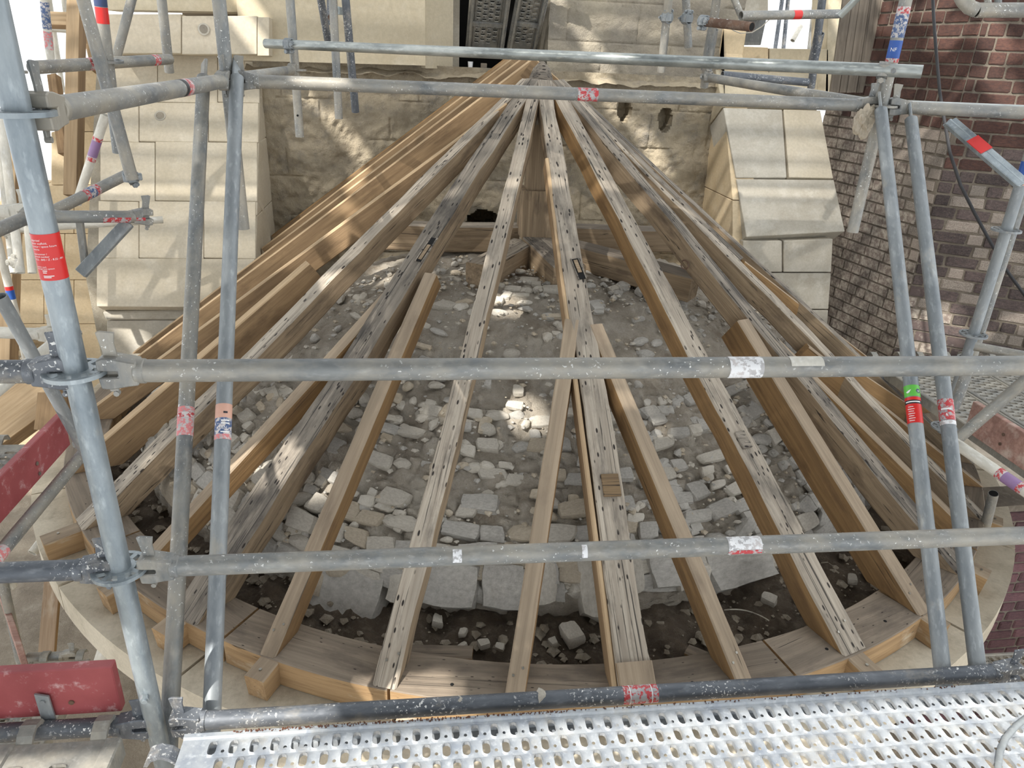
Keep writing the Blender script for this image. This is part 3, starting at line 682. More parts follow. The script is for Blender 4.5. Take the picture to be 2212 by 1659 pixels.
# -- wall plate ring of sawn segments
segs = [(171, 186), (186, 203), (203, 219), (219, 238), (238, 252.5), (252.5, 271.2), (271.2, 284), (284, 299.5), (299.5, 314), (314, 330), (330, 349)]
for i, (a0, a1) in enumerate(segs):
    b = MB(); n = 10
    for k in range(n+1):
        a = a0+.12+(a1-a0-.24)*k/n
        for r_, z_ in ((R-.205, -.617), (R, -.617), (R, ZR-.004), (R-.004, ZR), (R-.201, ZR), (R-.205, ZR-.004)): b.v.append(pol(a, r_, z_))
    for k in range(n):
        for q in range(6): b.f.append((k*6+q, k*6+(q+1) % 6, k*6+6+(q+1) % 6, k*6+6+q)); b.mi.append(0 if q in (2, 3, 4) else 1)
    b.f += [tuple(range(6)), tuple(n*6+q for q in range(6))[::-1]]; b.mi += [1, 1]
    mid = (a0+a1)/2; m = frame(pol(a1, R, 0)-pol(a0, R, 0), NZ, pol(mid, R-.1, ZR)); inv = m.inverted(); b.v = [inv @ p for p in b.v]
    o = b.build('wall_plate', ['plate', 'plateside'], None, m)
    tag(o, 'curved sawn oak wall plate segment '+['at the start of the straight eave', 'behind the dark red toe board', 'under the pale rounded rafter foot', 'under the foot of the dark split rafter', 'between the dark split rafter and the slender pale one', 'between the slender pale rafter and the wide mortised one',
        'right of the wide mortised rafter foot', 'under the foot of the stained broad rafter', 'under the ringed old rafter', 'under the gnarled rafter', 'nearest the brick wall'][i], 'wall plate', 'wall plate segments'); smooth_mesh(o.data, .4)
    if i in (3, 5, 6, 7):
        for aa in (a0+4.5, a1-3.5): MB().tube(pol(aa, R-.07, ZR-.02), pol(aa, R-.07, ZR+.0012), .007, seg=12).build('peg_hole_shade', 'dark', o)  # near-black discs paint the shade of the peg holes
# -- tail blocks projecting under some feet
for ang, ln, w, lb in ((214.3, .22, .085, 'long tail block at the foot of the pale rounded rafter'), (225.0, .13, .09, 'tail block at the foot of the new jack left of the dark split rafter'), (233.0, .12, .10, 'tail block at the foot of the dark split rafter'), (242.6, .13, .085, 'tail block with a screw at the foot of the jack left of the slender rafter'),
                      (290.3, .13, .09, 'tail block at the foot of the stained broad rafter'), (300.2, .12, .09, 'tail block at the foot of the tall orange brown jack'), (311, .12, .09, 'tail block at the foot of the ringed old rafter'), (322, .12, .09, 'tail block at the foot of the gnarled rafter')):
    er = (pol(ang, 1, 0)-pol(ang, 0, 0)); t = timber('tail_block', ['newtop', 'plateside'], pol(ang, R-.005, ZR-.004), pol(ang, R+ln*.72, ZR-.004-.01), w, .112, nseg=3)
    tag(t, lb, 'block', 'tail blocks')
    screw(t, pol(ang, R+ln*.4, ZR-.006), NZ, .006)
# offcuts and lath lying in the trough
for lb, px, py, L, w, rot in (('thin board offcut lying in the trough beside the wall plate', 950, 1405, .26, .07, .15), ('small board offcut leaning on the wall plate edge', 1510, 1410, .10, .06, .7)):
    p = onz(px, py, -.53); d = V(math.cos(rot), -math.sin(rot), .05).normalized()
    t = timber('board_offcut', ['plate', 'plateside'], p-d*L/2, p+d*L/2, w, .02, nseg=3); tag(t, lb, 'offcut')
b = MB().path([onz(1565+i*12, 1318+i*i*.6-i*2, -.55+.02*math.sin(i)) for i in range(9)], .003, 6); tag(b.build('bare_wire', 'ashlargrey', smooth=True), 'thin curved wire lying on the soil of the trough', 'wire')
# ------------------------------------------------------------------ SCAFFOLD
TR = .02415
def tube_obj(parent, p0, p1, m, r=TR, name='tube', hollow=True, seg=22):
    p0, p1 = Vector(p0), Vector(p1); L = (p1-p0).length; b = MB().tube((0, 0, 0), (0, 0, L), r, seg=seg, inner=r-.0035 if hollow else None)
    return b.build(name, m, parent, fr_z(p1-p0, p0), smooth=True)
def rosette(parent, p, a=NZ, m='galv'):
    a = Vector(a).normalized(); u = a.orthogonal().normalized(); u = (V(1, 0, 0)-a*a.x).normalized(); w = a.cross(u); b = MB(); h = a*.0045
    def ring(r0, r1, n=32):
        vs = []
        for i in range(n):
            t = 2*PI*i/n; d = u*math.cos(t)+w*math.sin(t); vs += [d*r0-h, d*r1-h, d*r1+h, d*r0+h]
        b.add([p+q for q in vs], [(i*4+k, i*4+(k+1) % 4, ((i+1) % n)*4+(k+1) % 4, ((i+1) % n)*4+k) for i in range(n) for k in range(4)])
    ring(.023, .034); ring(.052, .062)
    for i in range(8):
        t = 2*PI*i/8+PI/8; d = u*math.cos(t)+w*math.sin(t); q = a.cross(d); b.box(p+d*.043, (.022, .012 if i % 2 else .016, .009), d, q, a)
    return b.build('rosette', m, parent, smooth=True)
def head(parent, p, d, m, wedge=True, side=0):
    """cast ledger head with its slot round the rosette, and the wedge"""
    d = Vector(d).normalized(); z = (NZ-d*d.z).normalized(); q = d.cross(z)
    prof = [(.027, .007), (.027, .030), (.040, .036), (.062, .034), (.088, .028), (.104, .025), (.104, -.025), (.080, -.028), (.050, -.034), (.030, -.032), (.027, -.007), (.066, -.006), (.066, .006)]
    b = MB(); pts = [Vector(p)+d*x+z*y for x, y in prof]; b.prism([k-q*.021 for k in pts], q*.042)
    b.tube(Vector(p)+d*.095, Vector(p)+d*.116, .0265, seg=20)
    b.build('ledger_head', m, parent, bev=.0025)
    if wedge:
        c = Vector(p)+d*.050; k = .006; wp = [(-.012, .088), (-.020, .085), (-.016, .062), (-.013, .045), (-.012, -.045), (.004, -.048), (.012, .0), (.014, .04), (.012, .062), (.016, .085)]
        MB().prism([c+d*x+z*y-q*k/2 for x, y in wp], q*k).build('wedge', m, parent, bev=.001)
        MB().tube(c+z*-.05-q*.006, c+z*-.05+q*.006, .006, seg=8).build('wedge_rivet', m, parent)
def sleeve(parent, p0, p1, s0, s1, m, r=TR+.0006, face=None, arc=2*PI, name='label'):
    p0, p1 = Vector(p0), Vector(p1); a = (p1-p0).normalized(); c = p0+a*((s0+s1)/2); n = face or (EYE-c); n = (n-a*n.dot(a)).normalized(); w = a.cross(n); k = max(8, int(28*arc/(2*PI)))
    vs = []
    for i in range(k+1):
        t = -arc/2+arc*i/k; d = n*math.cos(t)+w*math.sin(t); vs += [p0+a*s0+d*r, p0+a*s1+d*r]
    return MB().add(vs, [(2*i, 2*i+2, 2*i+3, 2*i+1) for i in range(k)]).build(name, m, parent, smooth=True)
def text_on(parent, p0, p1, s, body, size, m, off=0.0, r=TR+.0012, flip=False, updir=None, name='lettering', bold=.0):
    """lettering bent round a tube; text runs round the tube, its top towards p1 (flip: towards p0)"""
    cu = bpy.data.curves.new('t', 'FONT'); cu.body = body; cu.size = size; cu.align_x = 'LEFT'; cu.resolution_u = 2; cu.offset = bold
    ob = bpy.data.objects.new('t', cu); COL.objects.link(ob); me = ob.to_mesh(); vs = [v.co.copy() for v in me.vertices]; fs = [tuple(f.vertices) for f in me.polygons]; ob.to_mesh_clear()
    bpy.data.objects.remove(ob); bpy.data.curves.remove(cu)
    if not vs: return
    p0, p1 = Vector(p0), Vector(p1); a = (p1-p0).normalized(); c = p0+a*s; n = EYE-c; n = (n-a*n.dot(a)).normalized()
    up = -a if flip else a; rt = up.cross(n); b = MB(); out = []
    for v in vs:
        t = (v.x+off)/r; out.append(c+up*v.y+(n*math.cos(t)+rt*math.sin(t))*r)
    b.add(out, fs); return b.build(name, m, parent, fix=False)
def smudge(parent, p0, p1, s_, h, arc, turn=0.0, m='lblwhite'):
    """a line of print too worn to read"""
    a = (Vector(p1)-Vector(p0)).normalized(); n = EYE-(Vector(p0)+a*s_); n = (n-a*n.dot(a)).normalized()
    return sleeve(parent, p0, p1, s_, s_+h, m, r=TR+.0013, face=n*math.cos(turn)+a.cross(n)*math.sin(turn), arc=arc, name='worn_print')
def std(label, x, y, z0, z1, m='galv', ros=(), group=None, tilt=(0, 0)):
    t = thing('scaffold_standard', label, 'standard', (x, y, z0), group); p0, p1 = V(x, y, z0), V(x+tilt[0]*(z1-z0), y+tilt[1]*(z1-z0), z1)
    tube_obj(t, p0, p1, m)
    for z in ros: rosette(t, V(x+tilt[0]*(z-z0), y+tilt[1]*(z-z0), z), (p1-p0), m)
    return t, p0, p1
def ledger(label, a, b, m='galv', heads=(1, 1), group=None, name='scaffold_ledger', inset=.05, wedge=(1, 1)):
    a, b = Vector(a), Vector(b); d = (b-a).normalized(); t = thing(name, label, 'ledger', a, group)
    tube_obj(t, a+d*(inset+.05 if heads[0] else 0), b-d*(inset+.05 if heads[1] else 0), m)
    if heads[0]: head(t, a, d, m, wedge[0])
    if heads[1]: head(t, b, -d, m, wedge[1])
    return t, a, b
def brace(label, a, b, m='galv', flatten=(1, 1), group=None, name='diagonal_brace', r=TR):
    a, b = Vector(a), Vector(b); d = (b-a).normalized(); t = thing(name, label, 'brace', a if a.z < b.z else b, group)
    tube_obj(t, a, b, m, r)
    for f, e, s in ((flatten[0], a, -1), (flatten[1], b, 1)):
        if f:   # flattened wedge end plate
            q = d.orthogonal().normalized(); w = d.cross(q)
            MB().box(e+d*s*.035, (.09, .040, .012), d, q, w, bev=.003).build('end_plate', m, t)
    return t, a, b
def coupler(label, p, d1, d2, m='galv', group='tube couplers'):
    p = Vector(p); d1 = Vector(d1).normalized(); d2 = Vector(d2).normalized(); t = thing('tube_coupler', label, 'coupler', p, group)
    n = d1.cross(d2).normalized()
    for s, d in ((1, d1), (-1, d2)):
        c = p+n*s*.0; MB().tube(c-d*.02, c+d*.02, .0325, seg=18, inner=.0255).build('clamp_ring', m, t, smooth=True)
        q = d.cross(n).normalized(); MB().box(c+q*.036, (.03, .022, .03), d, q, n, bev=.004).build('clamp_lug', m, t)
        MB().tube(c+q*.036-n*.03, c+q*.036+n*.03, .0065, seg=8).build('bolt', m, t)
        MB().tube(c+q*.036+n*.026, c+q*.036+n*.036, .011, seg=6).build('nut', m, t)
    return t
SX, SY = -.685, 1.489
X2, Y2 = 1.80, 3.05
XA = -.705; XB = 1.885; XL = -1.46; XR = 2.62
# --- the near standard with the big red label
t, p0, p1 = std('thick pale galvanised standard with the big red printed label', SX+.005, SY, -2.4, 2.6, 'galvlight', (1.5, 1.0, .5), tilt=(-.008, 0))
sleeve(t, p0, p1, 3.599, 3.688, 'lblred', arc=4.2)
lines = [(.092, 'ulgerüst/', .0072), (.084, 'dular scaffold,', .0072), (.076, 'contur / space future', .0072), (.068, 'metrix', .0072), (.056, 'ngsnummer /', .0066), (.049, 'proval number', .0066), (.041, '8.22 - 843 / Z - 8.22 - 841', .0070),
         (.022, 'system nach', .0055), (.017, 'management system', .0055)]
for dz, arc_ in ((.012, .35), (.007, .3), (-.002, .75), (-.006, .55)): smudge(t, p0, p1, 3.609+dz*.72, .0016, arc_, -.75+arc_/2)
for dz, s, sz in lines: text_on(t, p0, p1, 3.609+dz*.72, s, sz*.74, 'lblwhite', -.030, r=TR+.0013)
c = p0+(p1-p0).normalized()*2.52+V(.0, -.024, 0); MB().tube(c, c+V(.004, -.012, 0), .011, seg=6).build('bolt_nut', 'galvlight', t); MB().tube(c, c+V(.006, -.018, 0), .006, seg=10).build('bolt', 'galvlight', t)
# --- ledgers of the near bay
LZ = ('dark flecked ledger', 'ledger')
E0 = V(X2, SY, 0)
t, a, b = ledger('guard rail ledger at chest height with a bleached white label', V(SX, SY, 1.0), V(X2+.5, SY, 1.0), 'galvdust', (1, 0)); sleeve(t, a, b, 1.375, 1.455, 'wornwhite', arc=3.4)
sleeve(t, a, b, 1.52, 1.60, 'galvpaint', arc=1.6, name='paint_smear', face=V(0, -.3, 1))
t, a, b = ledger('mid rail ledger at knee height with a torn white and red label', V(SX, SY, .5), V(X2+.5, SY, .5), 'galvdust', (1, 0)); sleeve(t, a, b, 1.455, 1.545, 'wornwhite', arc=1.7, face=V(0, -.6, 1)); sleeve(t, a, b, 1.455, 1.545, 'wornred', arc=.5, face=V(0, -1, -.1))
for s, w in ((.755, .022), (1.075, .014)): sleeve(t, a, b, s, s+w, 'wornwhite', arc=1.4, name='paint_patch')
t, a, b = ledger('dark bottom ledger along the deck edge with a dull red label', V(SX, SY, 0), V(X2, SY, 0), 'galvdark', (1, 1)); sleeve(t, a, b, 1.235, 1.335, 'wornred', arc=3.6)
for s in (1.253, 1.315): sleeve(t, a, b, s, s+.0025, 'lblwhite', r=TR+.0011, arc=3.6, name='label_line')
for s, k in ((1.005, .02), (.78, .014)):
    p = a+V(s, 0, .012); link('mortar_blob', rockmesh('lime', 'lump', 2), t, Matrix.Translation(p) @ Matrix.Diagonal((k*1.6, k*2.2, k*2.2, 1)))
ledger('paint-flecked guard rail ledger left of the labelled standard', V(SX, SY, 1.0), V(SX-1.0, SY, 1.0), 'galvdark', (1, 0))
ledger('paint-flecked mid rail ledger left of the labelled standard', V(SX, SY, .5), V(SX-1.0, SY, .5), 'galvdark', (1, 0))
ledger('bottom ledger under the red toe board left of the labelled standard', V(SX, SY, 0), V(SX-1.0, SY, 0), 'galvdark', (1, 0))
# --- standards of the far row
t, a, b = std('standard with red and blue label behind the near labelled standard', XL, Y2, -.05, 2.2, 'galvdust', (1.5, 1.0, .5, 0.0))
for s0, s1, m in ((1.305, 1.385, 'wornred'), (1.225, 1.305, 'lblblue'), (1.195, 1.225, 'lblred'), (.72, .78, 'lblnavy')): sleeve(t, a, b, s0, s1, m)
MB().tube(V(XL, Y2, .16), V(XL, Y2, .36), .029, seg=22, inner=.025).build('spigot_sleeve', 'galvdust', t, smooth=True)
t, a, b = std('short hanging standard at the left end of the long cross rail', XA, Y2, .95, 2.3, 'galvdust', (1.5,)); sleeve(t, a, b, .86, 1.1, 'wornred'); [smudge(t, a, b, .88+.035*k, .012, 1.2) for k in range(3)]
t, a, b = std('hanging standard with faded blue label at the right end of the long cross rail', XB, Y2, .98, 2.3, 'galvdust', (1.5,))
for s0, s1, m in ((.86, .885, 'wornred'), (.775, .86, 'wornblue'), (.70, .765, 'lblblue'), (.685, .70, 'wornred')): sleeve(t, a, b, s0, s1, m, arc=3.2)
text_on(t, a, b, .725, 'NF', .02, 'lblwhite', -.016)
t, a, b = std('standard on the right beside the brick wall with blue and yellow label', XR, Y2, -.03, 2.2, 'galv', (1.0, .5, .0))
for s0, s1, m in ((1.25, 1.33, 'lblblue'), (1.23, 1.25, 'lblbeige')): sleeve(t, a, b, s0, s1, m)
std('second standard clamped close to the one by the brick wall', XR+.055, Y2+.03, .12, 2.2, 'galvdust', (.36,))
# --- cross rails
t, a, b = ledger('long cross rail with a scratched red label in front of the apex', V(XA, Y2, 1.5), V(XB, Y2, 1.5), 'galvdust', (1, 1)); sleeve(t, a, b, 1.315, 1.395, 'wornred', arc=3.0)
t, a, b = ledger('transverse ledger with red and black rings running from the labelled standard', V(SX-.005, SY, 1.5), V(XA, Y2, 1.5), 'galvdust', (1, 1))
for s0, s1, m in ((.96, .99, 'wornred'), (.93, .955, 'lblblack'), (.99, 1.01, 'wornpink')): sleeve(t, a, b, s0, s1, m)
ledger('short transverse ledger reaching back from the left hanging standard', V(XA, Y2, 1.5), V(-.70, 4.62, 1.5), 'galvdust', (1, 1))
t, a, b = ledger('ledger with a bright red ring right of the blue-labelled hanging standard', V(XB, Y2, 1.5), V(XR+1.2, Y2-.42, 1.5), 'galvdust', (1, 0)); sleeve(t, a, b, .56, .625, 'lblred')
for s in (.61, .62): sleeve(t, a, b, s, s+.002, 'lblwhite', r=TR+.0011)
ledger('pale ledger running behind the red-ringed one', V(XB, Y2+.06, 1.5), V(XR+1.5, Y2+.12, 1.50), 'galvshine', (0, 0))
b_ = at(1532, 168, 4.4); ledger('rust-ribbed tube running back from the blue-labelled standard', V(XB, Y2, 1.5), b_, 'galvdust', (1, 0))
# --- long loose tube
a, b = at(574, 94, 4.05), at(1992, 155, 2.84); t = thing('scaffold_tube', 'long bright loose tube lying above the cross rail', 'tube', a); tube_obj(t, a, b, 'galvshine')
# --- diagonal braces
for lb, pa, da, pb, db, lab in (('spattered diagonal brace with torn red label, left one of the left pair', (440, 168), 2.78, (368, 1535), 2.02, 1),
                                ('diagonal brace with beige and navy label, right one of the left pair', (512, 168), 2.70, (458, 1535), 2.02, 2),
                                ('diagonal brace with green and red labels', (1903, 238), 2.98, (2036, 1450), 2.25, 3),
                                ('diagonal brace with a scratched red arrow label', (1968, 258), 3.0, (2112, 1445), 2.25, 4)):
    a, b = at(*pb, db), at(*pa, da); t, a, b = brace(lb, a-(b-a).normalized()*.12, b, 'galv' if lab != 1 else 'galvdust', (0, 1)); L = (b-a).length; dd = (b-a).normalized()
    def par(px, py):
        r_ = ray(px, py); n = r_.cross(dd); n = dd.cross(n.cross(dd)); w0 = a-EYE   # closest parameter on the tube to the pixel ray
        A, B, C, D, E_ = 1, dd.dot(r_), r_.dot(r_), dd.dot(w0), r_.dot(w0); return (B*E_-C*D)/(A*C-B*B)
    if lab == 1:
        s0, s1 = par(397, 944), par(400, 882); sleeve(t, a, b, s0, s1, 'wornpink', arc=3.6); sleeve(t, a, b, s0+(s1-s0)*.62, s0+(s1-s0)*.8, 'wornred', r=TR+.001, arc=3.0)
    elif lab == 2:
        s0, s1 = par(482, 952), par(486, 876); L_ = s1-s0; sleeve(t, a, b, s0, s0+L_*.14, 'wornpink', arc=3.6); sleeve(t, a, b, s0+L_*.14, s0+L_*.6, 'wornblue', arc=3.6); sleeve(t, a, b, s0+L_*.6, s1, 'lblbeige', arc=3.6)
        smudge(t, a, b, s0+L_*.72, .006, .5, .2, 'lblblack'); text_on(t, a, b, s0+L_*.28, 'LEN', .013, 'lblwhite', -.012); [smudge(t, a, b, s0+L_*k, .004, 1.0, .2) for k in (.18, .42, .50)]
    elif lab == 3:
        s0, s1 = par(1977, 917), par(1970, 836); L_ = s1-s0
        sleeve(t, a, b, s0, s0+L_*.5, 'lblred', arc=3.6); sleeve(t, a, b, s0+L_*.5, s0+L_*.6, 'lblblack', arc=3.6); sleeve(t, a, b, s0+L_*.6, s0+L_*.68, 'lblred', arc=3.6); sleeve(t, a, b, s0+L_*.70, s1, 'lblgreen', arc=3.6)
        for i in range(7): smudge(t, a, b, s0+L_*(.05+.06*i), .002, .7+.2*(i % 2), -.35)
        smudge(t, a, b, s0+L_*.535, .004, 2.0)
        p = a+dd*(s0+L_*.84); n = EYE-p; n = (n-dd*n.dot(dd)).normalized(); q = dd.cross(n)*-1; rr = TR+.0012
        f = lambda u, v: p+dd*v+(n*math.cos(u/rr)+(dd.cross(n))*math.sin(u/rr))*rr
        MB().add([f(-.020, -.004), f(-.012, .001), f(-.001, .006), f(-.008, -.005), f(-.014, -.008)], [(0, 1, 2, 3, 4)]).build('bird_mark', 'lblwhite', t, fix=False)
        MB().add([f(.022+.008*math.cos(k*PI/6), .008*math.sin(k*PI/6)) for k in range(12)], [tuple(range(12))]).build('round_mark', 'lblnavy', t, fix=False)
        text_on(t, a, b, s0+L_*.84-.003, 'NF', .008, 'lblwhite', .018, r=TR+.0016)
    else:
        s0, s1 = par(2055, 920), par(2048, 865); L_ = s1-s0; sleeve(t, a, b, s0, s0+L_*.16, 'wornwhite', arc=3.6); sleeve(t, a, b, s0+L_*.18, s1, 'wornred', arc=3.6)
        p = a+dd*(s0+L_*.28); n = EYE-p; n = (n-dd*n.dot(dd)).normalized(); rr = TR+.0012
        f = lambda u, v: p+dd*v+(n*math.cos(u/rr)+(dd.cross(n))*math.sin(u/rr))*rr
        MB().add([f(-.022, 0), f(0, .004), f(.022, 0), f(0, .013)], [(0, 1, 3), (1, 2, 3)]).build('arrow_mark', 'lblwhite', t, fix=False)
        smudge(t, a, b, s0+L_*.56, .006, 1.3)
# --- tubes hanging behind the left hanging standard
def pix_tube(label, pa, da, pb, db, m='galvdust', r=TR, name='scaffold_tube', cat='tube', group=None):
    a, b = at(*pa, da), at(*pb, db); t = thing(name, label, cat, a if a.z < b.z else b, group); tube_obj(t, a, b, m, r); return t, a, b
t, a, b = std('hanging standard with a pin hole near its lower end', -.695, 4.62, 1.14, 2.6, 'galvdust', (1.5,))
MB().tube(V(-.695, 4.598, 1.26), V(-.695, 4.59, 1.26), .006, seg=8).build('pin_hole_shade', 'dark', t)  # near-black dot paints the shade in the pin hole
std('hanging standard with a coupler, left of two close together', -.50, 4.95, 1.22, 2.6, 'galvdust')
pix_tube('slightly tilted hanging tube, right of two close together', (768, 242), 4.72, (744, -30), 4.3, 'galvdark')
pix_tube('short tube end hanging behind the long loose tube', (708, 86), 4.9, (688, -30), 4.6, 'galvdark')
coupler('coupler joining the two close hanging tubes', at(738, 24, 4.5), V(0, 0, 1), V(.2, 0, 1), 'galvshine')
coupler('coupler holding the left end of the long loose tube', at(625, 96, 3.98), at(1992, 155, 2.84)-at(574, 94, 4.05), V(0, 0, 1))
coupler('bolted coupler on the blue-labelled standard', at(1908, 152, 2.9), at(1992, 155, 2.84)-at(574, 94, 4.05), V(0, 0, 1), 'galvdust')
p = thing('wall_anchor', 'dark steel wall anchor plate bolted to the plaster', 'anchor', ony(716, 45, 6.36))
MB().prism([ony(x, y, 6.37) for x, y in ((706, -20), (724, -20), (724, 54), (706, 54))], (0, -.008, 0)).build('plate', 'galvdark', p); MB().tube(ony(714, 38, 6.36), ony(714, 38, 6.33), .022, seg=10).build('bolt', 'rust', p)
# --- tubes and couplers below the upper right opening
pix_tube('leaning standard right of the rough wall with a dangling ring', (1428, 155), 4.5, (1447, -30), 4.2, 'galvdust')
pix_tube('short hanging tube end beside the leaning standard', (1487, 102), 4.6, (1480, -30), 4.4, 'galvdust')
t, a, b = pix_tube('stepped telescopic standard below the stone sill', (1521, 188), 4.5, (1552, -30), 4.1, 'galvdust')
MB().tube(at(1525, 150, 4.47), at(1540, 64, 4.3), .031, seg=20, inner=.027).build('outer_sleeve', 'galvdust', t, smooth=True)
t, a, b = pix_tube('rusty brown open-ended tube with white paint drips', (1512, 46), 4.15, (1624, 58), 3.9, 'rust')
b2 = (b-a).normalized(); MB().tube(b-b2*.05, b+b2*.0005, TR-.0036, seg=20).build('tube_bore_shade', 'dark', t)  # near-black plug paints the shade inside the open tube end
for s in (.10, .13, .19): sleeve(t, a, b, s, s+.01, 'lblwhite', arc=.5, face=V(0, -.4, 1), name='paint_drip')
coupler('coupler on the leaning standard', at(1441, 38, 4.3), V(0, 0, 1), b2); coupler('coupler on the short hanging tube', at(1484, 40, 4.3), V(0, 0, 1), b2); coupler('coupler gripping the rusty tube', at(1520, 46, 4.12), b2, V(0, 0, 1)); coupler('coupler at the foot of the telescopic standard', at(1530, 166, 4.4), V(0, 0, 1), V(.8, -.5, 0), 'galvdust')
t, a, b = pix_tube('standard with a sleeve beside the bright opening', (1752, 190), 4.9, (1780, -30), 4.5, 'galvdark'); MB().tube(at(1757, 130, 4.8), at(1770, 72, 4.68), .031, seg=20, inner=.027).build('outer_sleeve', 'galvdark', t, smooth=True)
t, a, b = pix_tube('dusty ledger with a red label crossing above the bright opening', (1600, 34), 4.1, (1812, 30), 4.3, 'galvdust'); sleeve(t, a, b, .345, .40, 'lblred')
pix_tube('oblique strut above the dusty red-labelled ledger', (1600, 32), 4.15, (1575, -30), 4.1, 'galvdust', .018)
pix_tube('clear bent strut end over the boards', (1815, 34), 3.9, (1860, -12), 3.8, 'galvshine', .018)
b = MB().path([at(1560, 50, 4.05), at(1585, 66, 4.1), at(1600, 72, 4.2), at(1625, 70, 4.3), at(1645, 58, 4.3), at(1662, 42, 4.3)], .003, 6); tag(b.build('tie_wire', 'ashlargrey', smooth=True), 'thin grey wire looped under the rusty tube', 'wire')
pix_tube('dark tube lying behind the rust-ribbed tube with white specks', (1560, 162), 4.7, (1745, 178), 4.8, 'galvdark')
# scaffold seen through the bright opening
for i, (x0, x1, m) in enumerate(((1682, 1684, 'galvdark'), (1702, 1694, 'galvdark'), (1757, 1752, 'galvdust'))):
    pix_tube('scaffold tube seen through the bright opening', (x0-14, 150), 9, (x1+14, -60), 9, m, group='tubes beyond the opening')
pix_tube('oblique tube seen through the bright opening', (1712, 88), 9.2, (1730, 56), 9.2, 'galvpaint', .03)
# --- right side
t, a, b = pix_tube('flat pale diagonal with a red label on the right', (2050, 262), 3.1, (2208, 398), 2.9, 'galvlight', .012)
MB().box((a+b)/2, ((b-a).length, .052, .026), (b-a).normalized(), (b-a).normalized().cross(fwd).normalized(), fwd, bev=.003).build('profile', 'galvlight', t)
dd = (b-a).normalized(); MB().box(a+dd*(b-a).length*.40-fwd*.0145, ((b-a).length*.2, .053, .004), dd, dd.cross(fwd).normalized(), fwd).build('label', 'lblred', t)
pix_tube('bent tube foot beside the standard by the brick wall', (2105, 748), 3.3, (2212, 768), 3.2, 'galvdust', .02); pix_tube('lower end piece of the clamped right standard', (2060, 880), 3.5, (2098, 780), 3.42, 'galvdust', .024)
pix_tube('oblique tube crossing the deck on the right', (2072, 945), 3.2, (2240, 800), 3.0, 'galvdust')
t, a, b = pix_tube('whitewashed ledger with red and purple label under the right toe board', (2060, 955), 3.25, (2240, 1078), 2.95, 'galvpaint'); L_ = (b-a).length
for k0, k1, m in ((.56, .63, 'wornred'), (.63, .80, 'lblpurple'), (.80, .86, 'wornred')): sleeve(t, a, b, L_*k0, L_*k1, m)
pix_tube('dark ledger end showing under the guard rail on the right', (1845, 818), 4.6, (1938, 818), 4.4, 'galvdark')
t, a, b = pix_tube('short open tube stub standing at the cornice', (2128, 1140), 3.9, (2146, 1066), 3.75, 'galvdust'); dd = (b-a).normalized(); MB().tube(b-dd*.03, b+dd*.0005, TR-.0036, seg=18).build('tube_bore_shade', 'dark', t)  # near-black plug paints the shade inside the stub
b = MB(); pts = [(2014, -20), (2017, 40), (2022, 110), (2030, 200), (2040, 260), (2052, 330), (2075, 400), (2105, 460), (2135, 515), (2175, 585), (2230, 660)]
tag(MB().path([at(x, y, 4.0-.02*i) for i, (x, y) in enumerate(pts)], .008, 8).build('power_cable', 'cable', smooth=True), 'black power cable hanging in front of the brick wall', 'cable')
t, a, b = pix_tube('bent galvanised frame tube at the upper right corner', (2110, 22), 2.6, (2240, 22), 2.6, 'galvdust'); MB().path([at(2110, 22, 2.6), at(2095, 16, 2.6), at(2082, 2, 2.6), at(2070, -20, 2.6)], TR, 16).build('bend', 'galvdust', t, smooth=True)
for x in (2134, 2156): MB().tube(at(x, 14, 2.6), at(x, -30, 2.6), .012, seg=10).build('rung', 'galvdust', t)
bmm = bmesh.new(); bmesh.ops.create_icosphere(bmm, subdivisions=4, radius=.5)
for v in bmm.verts: n_ = v.co.normalized(); v.co *= 1+.35*noise.noise(n_*1.7)-.30*abs(noise.noise(n_*3.3+V(4, 2, 1)))-.12*abs(noise.noise(n_*8))
bme = bpy.data.meshes.new('plastic_bag'); bmm.to_mesh(bme); bmm.free(); bme.materials.append(M['plastic']); smooth_mesh(bme, .5)
bag = link('plastic_bag', bme, None, Matrix.Translation(at(1868, 262, 3.02)) @ Matrix.Diagonal((.09, .05, .13, 1))); tag(bag, 'crumpled beige plastic bag caught on the hanging standard', 'plastic bag')
# --- left side
t, a, b = pix_tube('brace with a flattened lower end behind the transverse ledger', (286, 388), 3.05, (172, -30), 2.75, 'galvdust'); 
t, a, b = pix_tube('standard with blue over red label behind the labelled standard', (256, 330), 3.25, (213, -30), 2.95, 'galvdust'); L_ = (b-a).length; sleeve(t, a, b, L_-.135, L_-.075, 'lblred'); sleeve(t, a, b, L_-.073, L_, 'lblnavy')
d_ = (b-a).normalized(); rosette(t, a+d_*(L_-.275), d_, 'galvdust')
t, a, b = pix_tube('ledger with two red rings behind the transverse ledger', (70, 146), 2.75, (366, 128), 3.6, 'galvdust'); L_ = (b-a).length
for k in (.33, .83): sleeve(t, a, b, L_*k, L_*k+.05, 'wornred')
pix_tube('slim oblique tube above the red-ringed ledger', (252, 122), 3.7, (292, -30), 3.6, 'galvdust', .022)
pix_tube('hanging standard end at the tip of the red-ringed ledger', (366, 156), 3.95, (346, -30), 3.7, 'galvdust')
t, a, b = pix_tube('oblique tube with a purple label in front of the ashlar', (166, 440), 4.2, (228, 248), 4.0, 'galvpaint'); L_ = (b-a).length; sleeve(t, a, b, L_*.55, L_*.72, 'lblpurple'); sleeve(t, a, b, L_*.5, L_*.55, 'wornred'); sleeve(t, a, b, L_*.72, L_*.76, 'wornred')
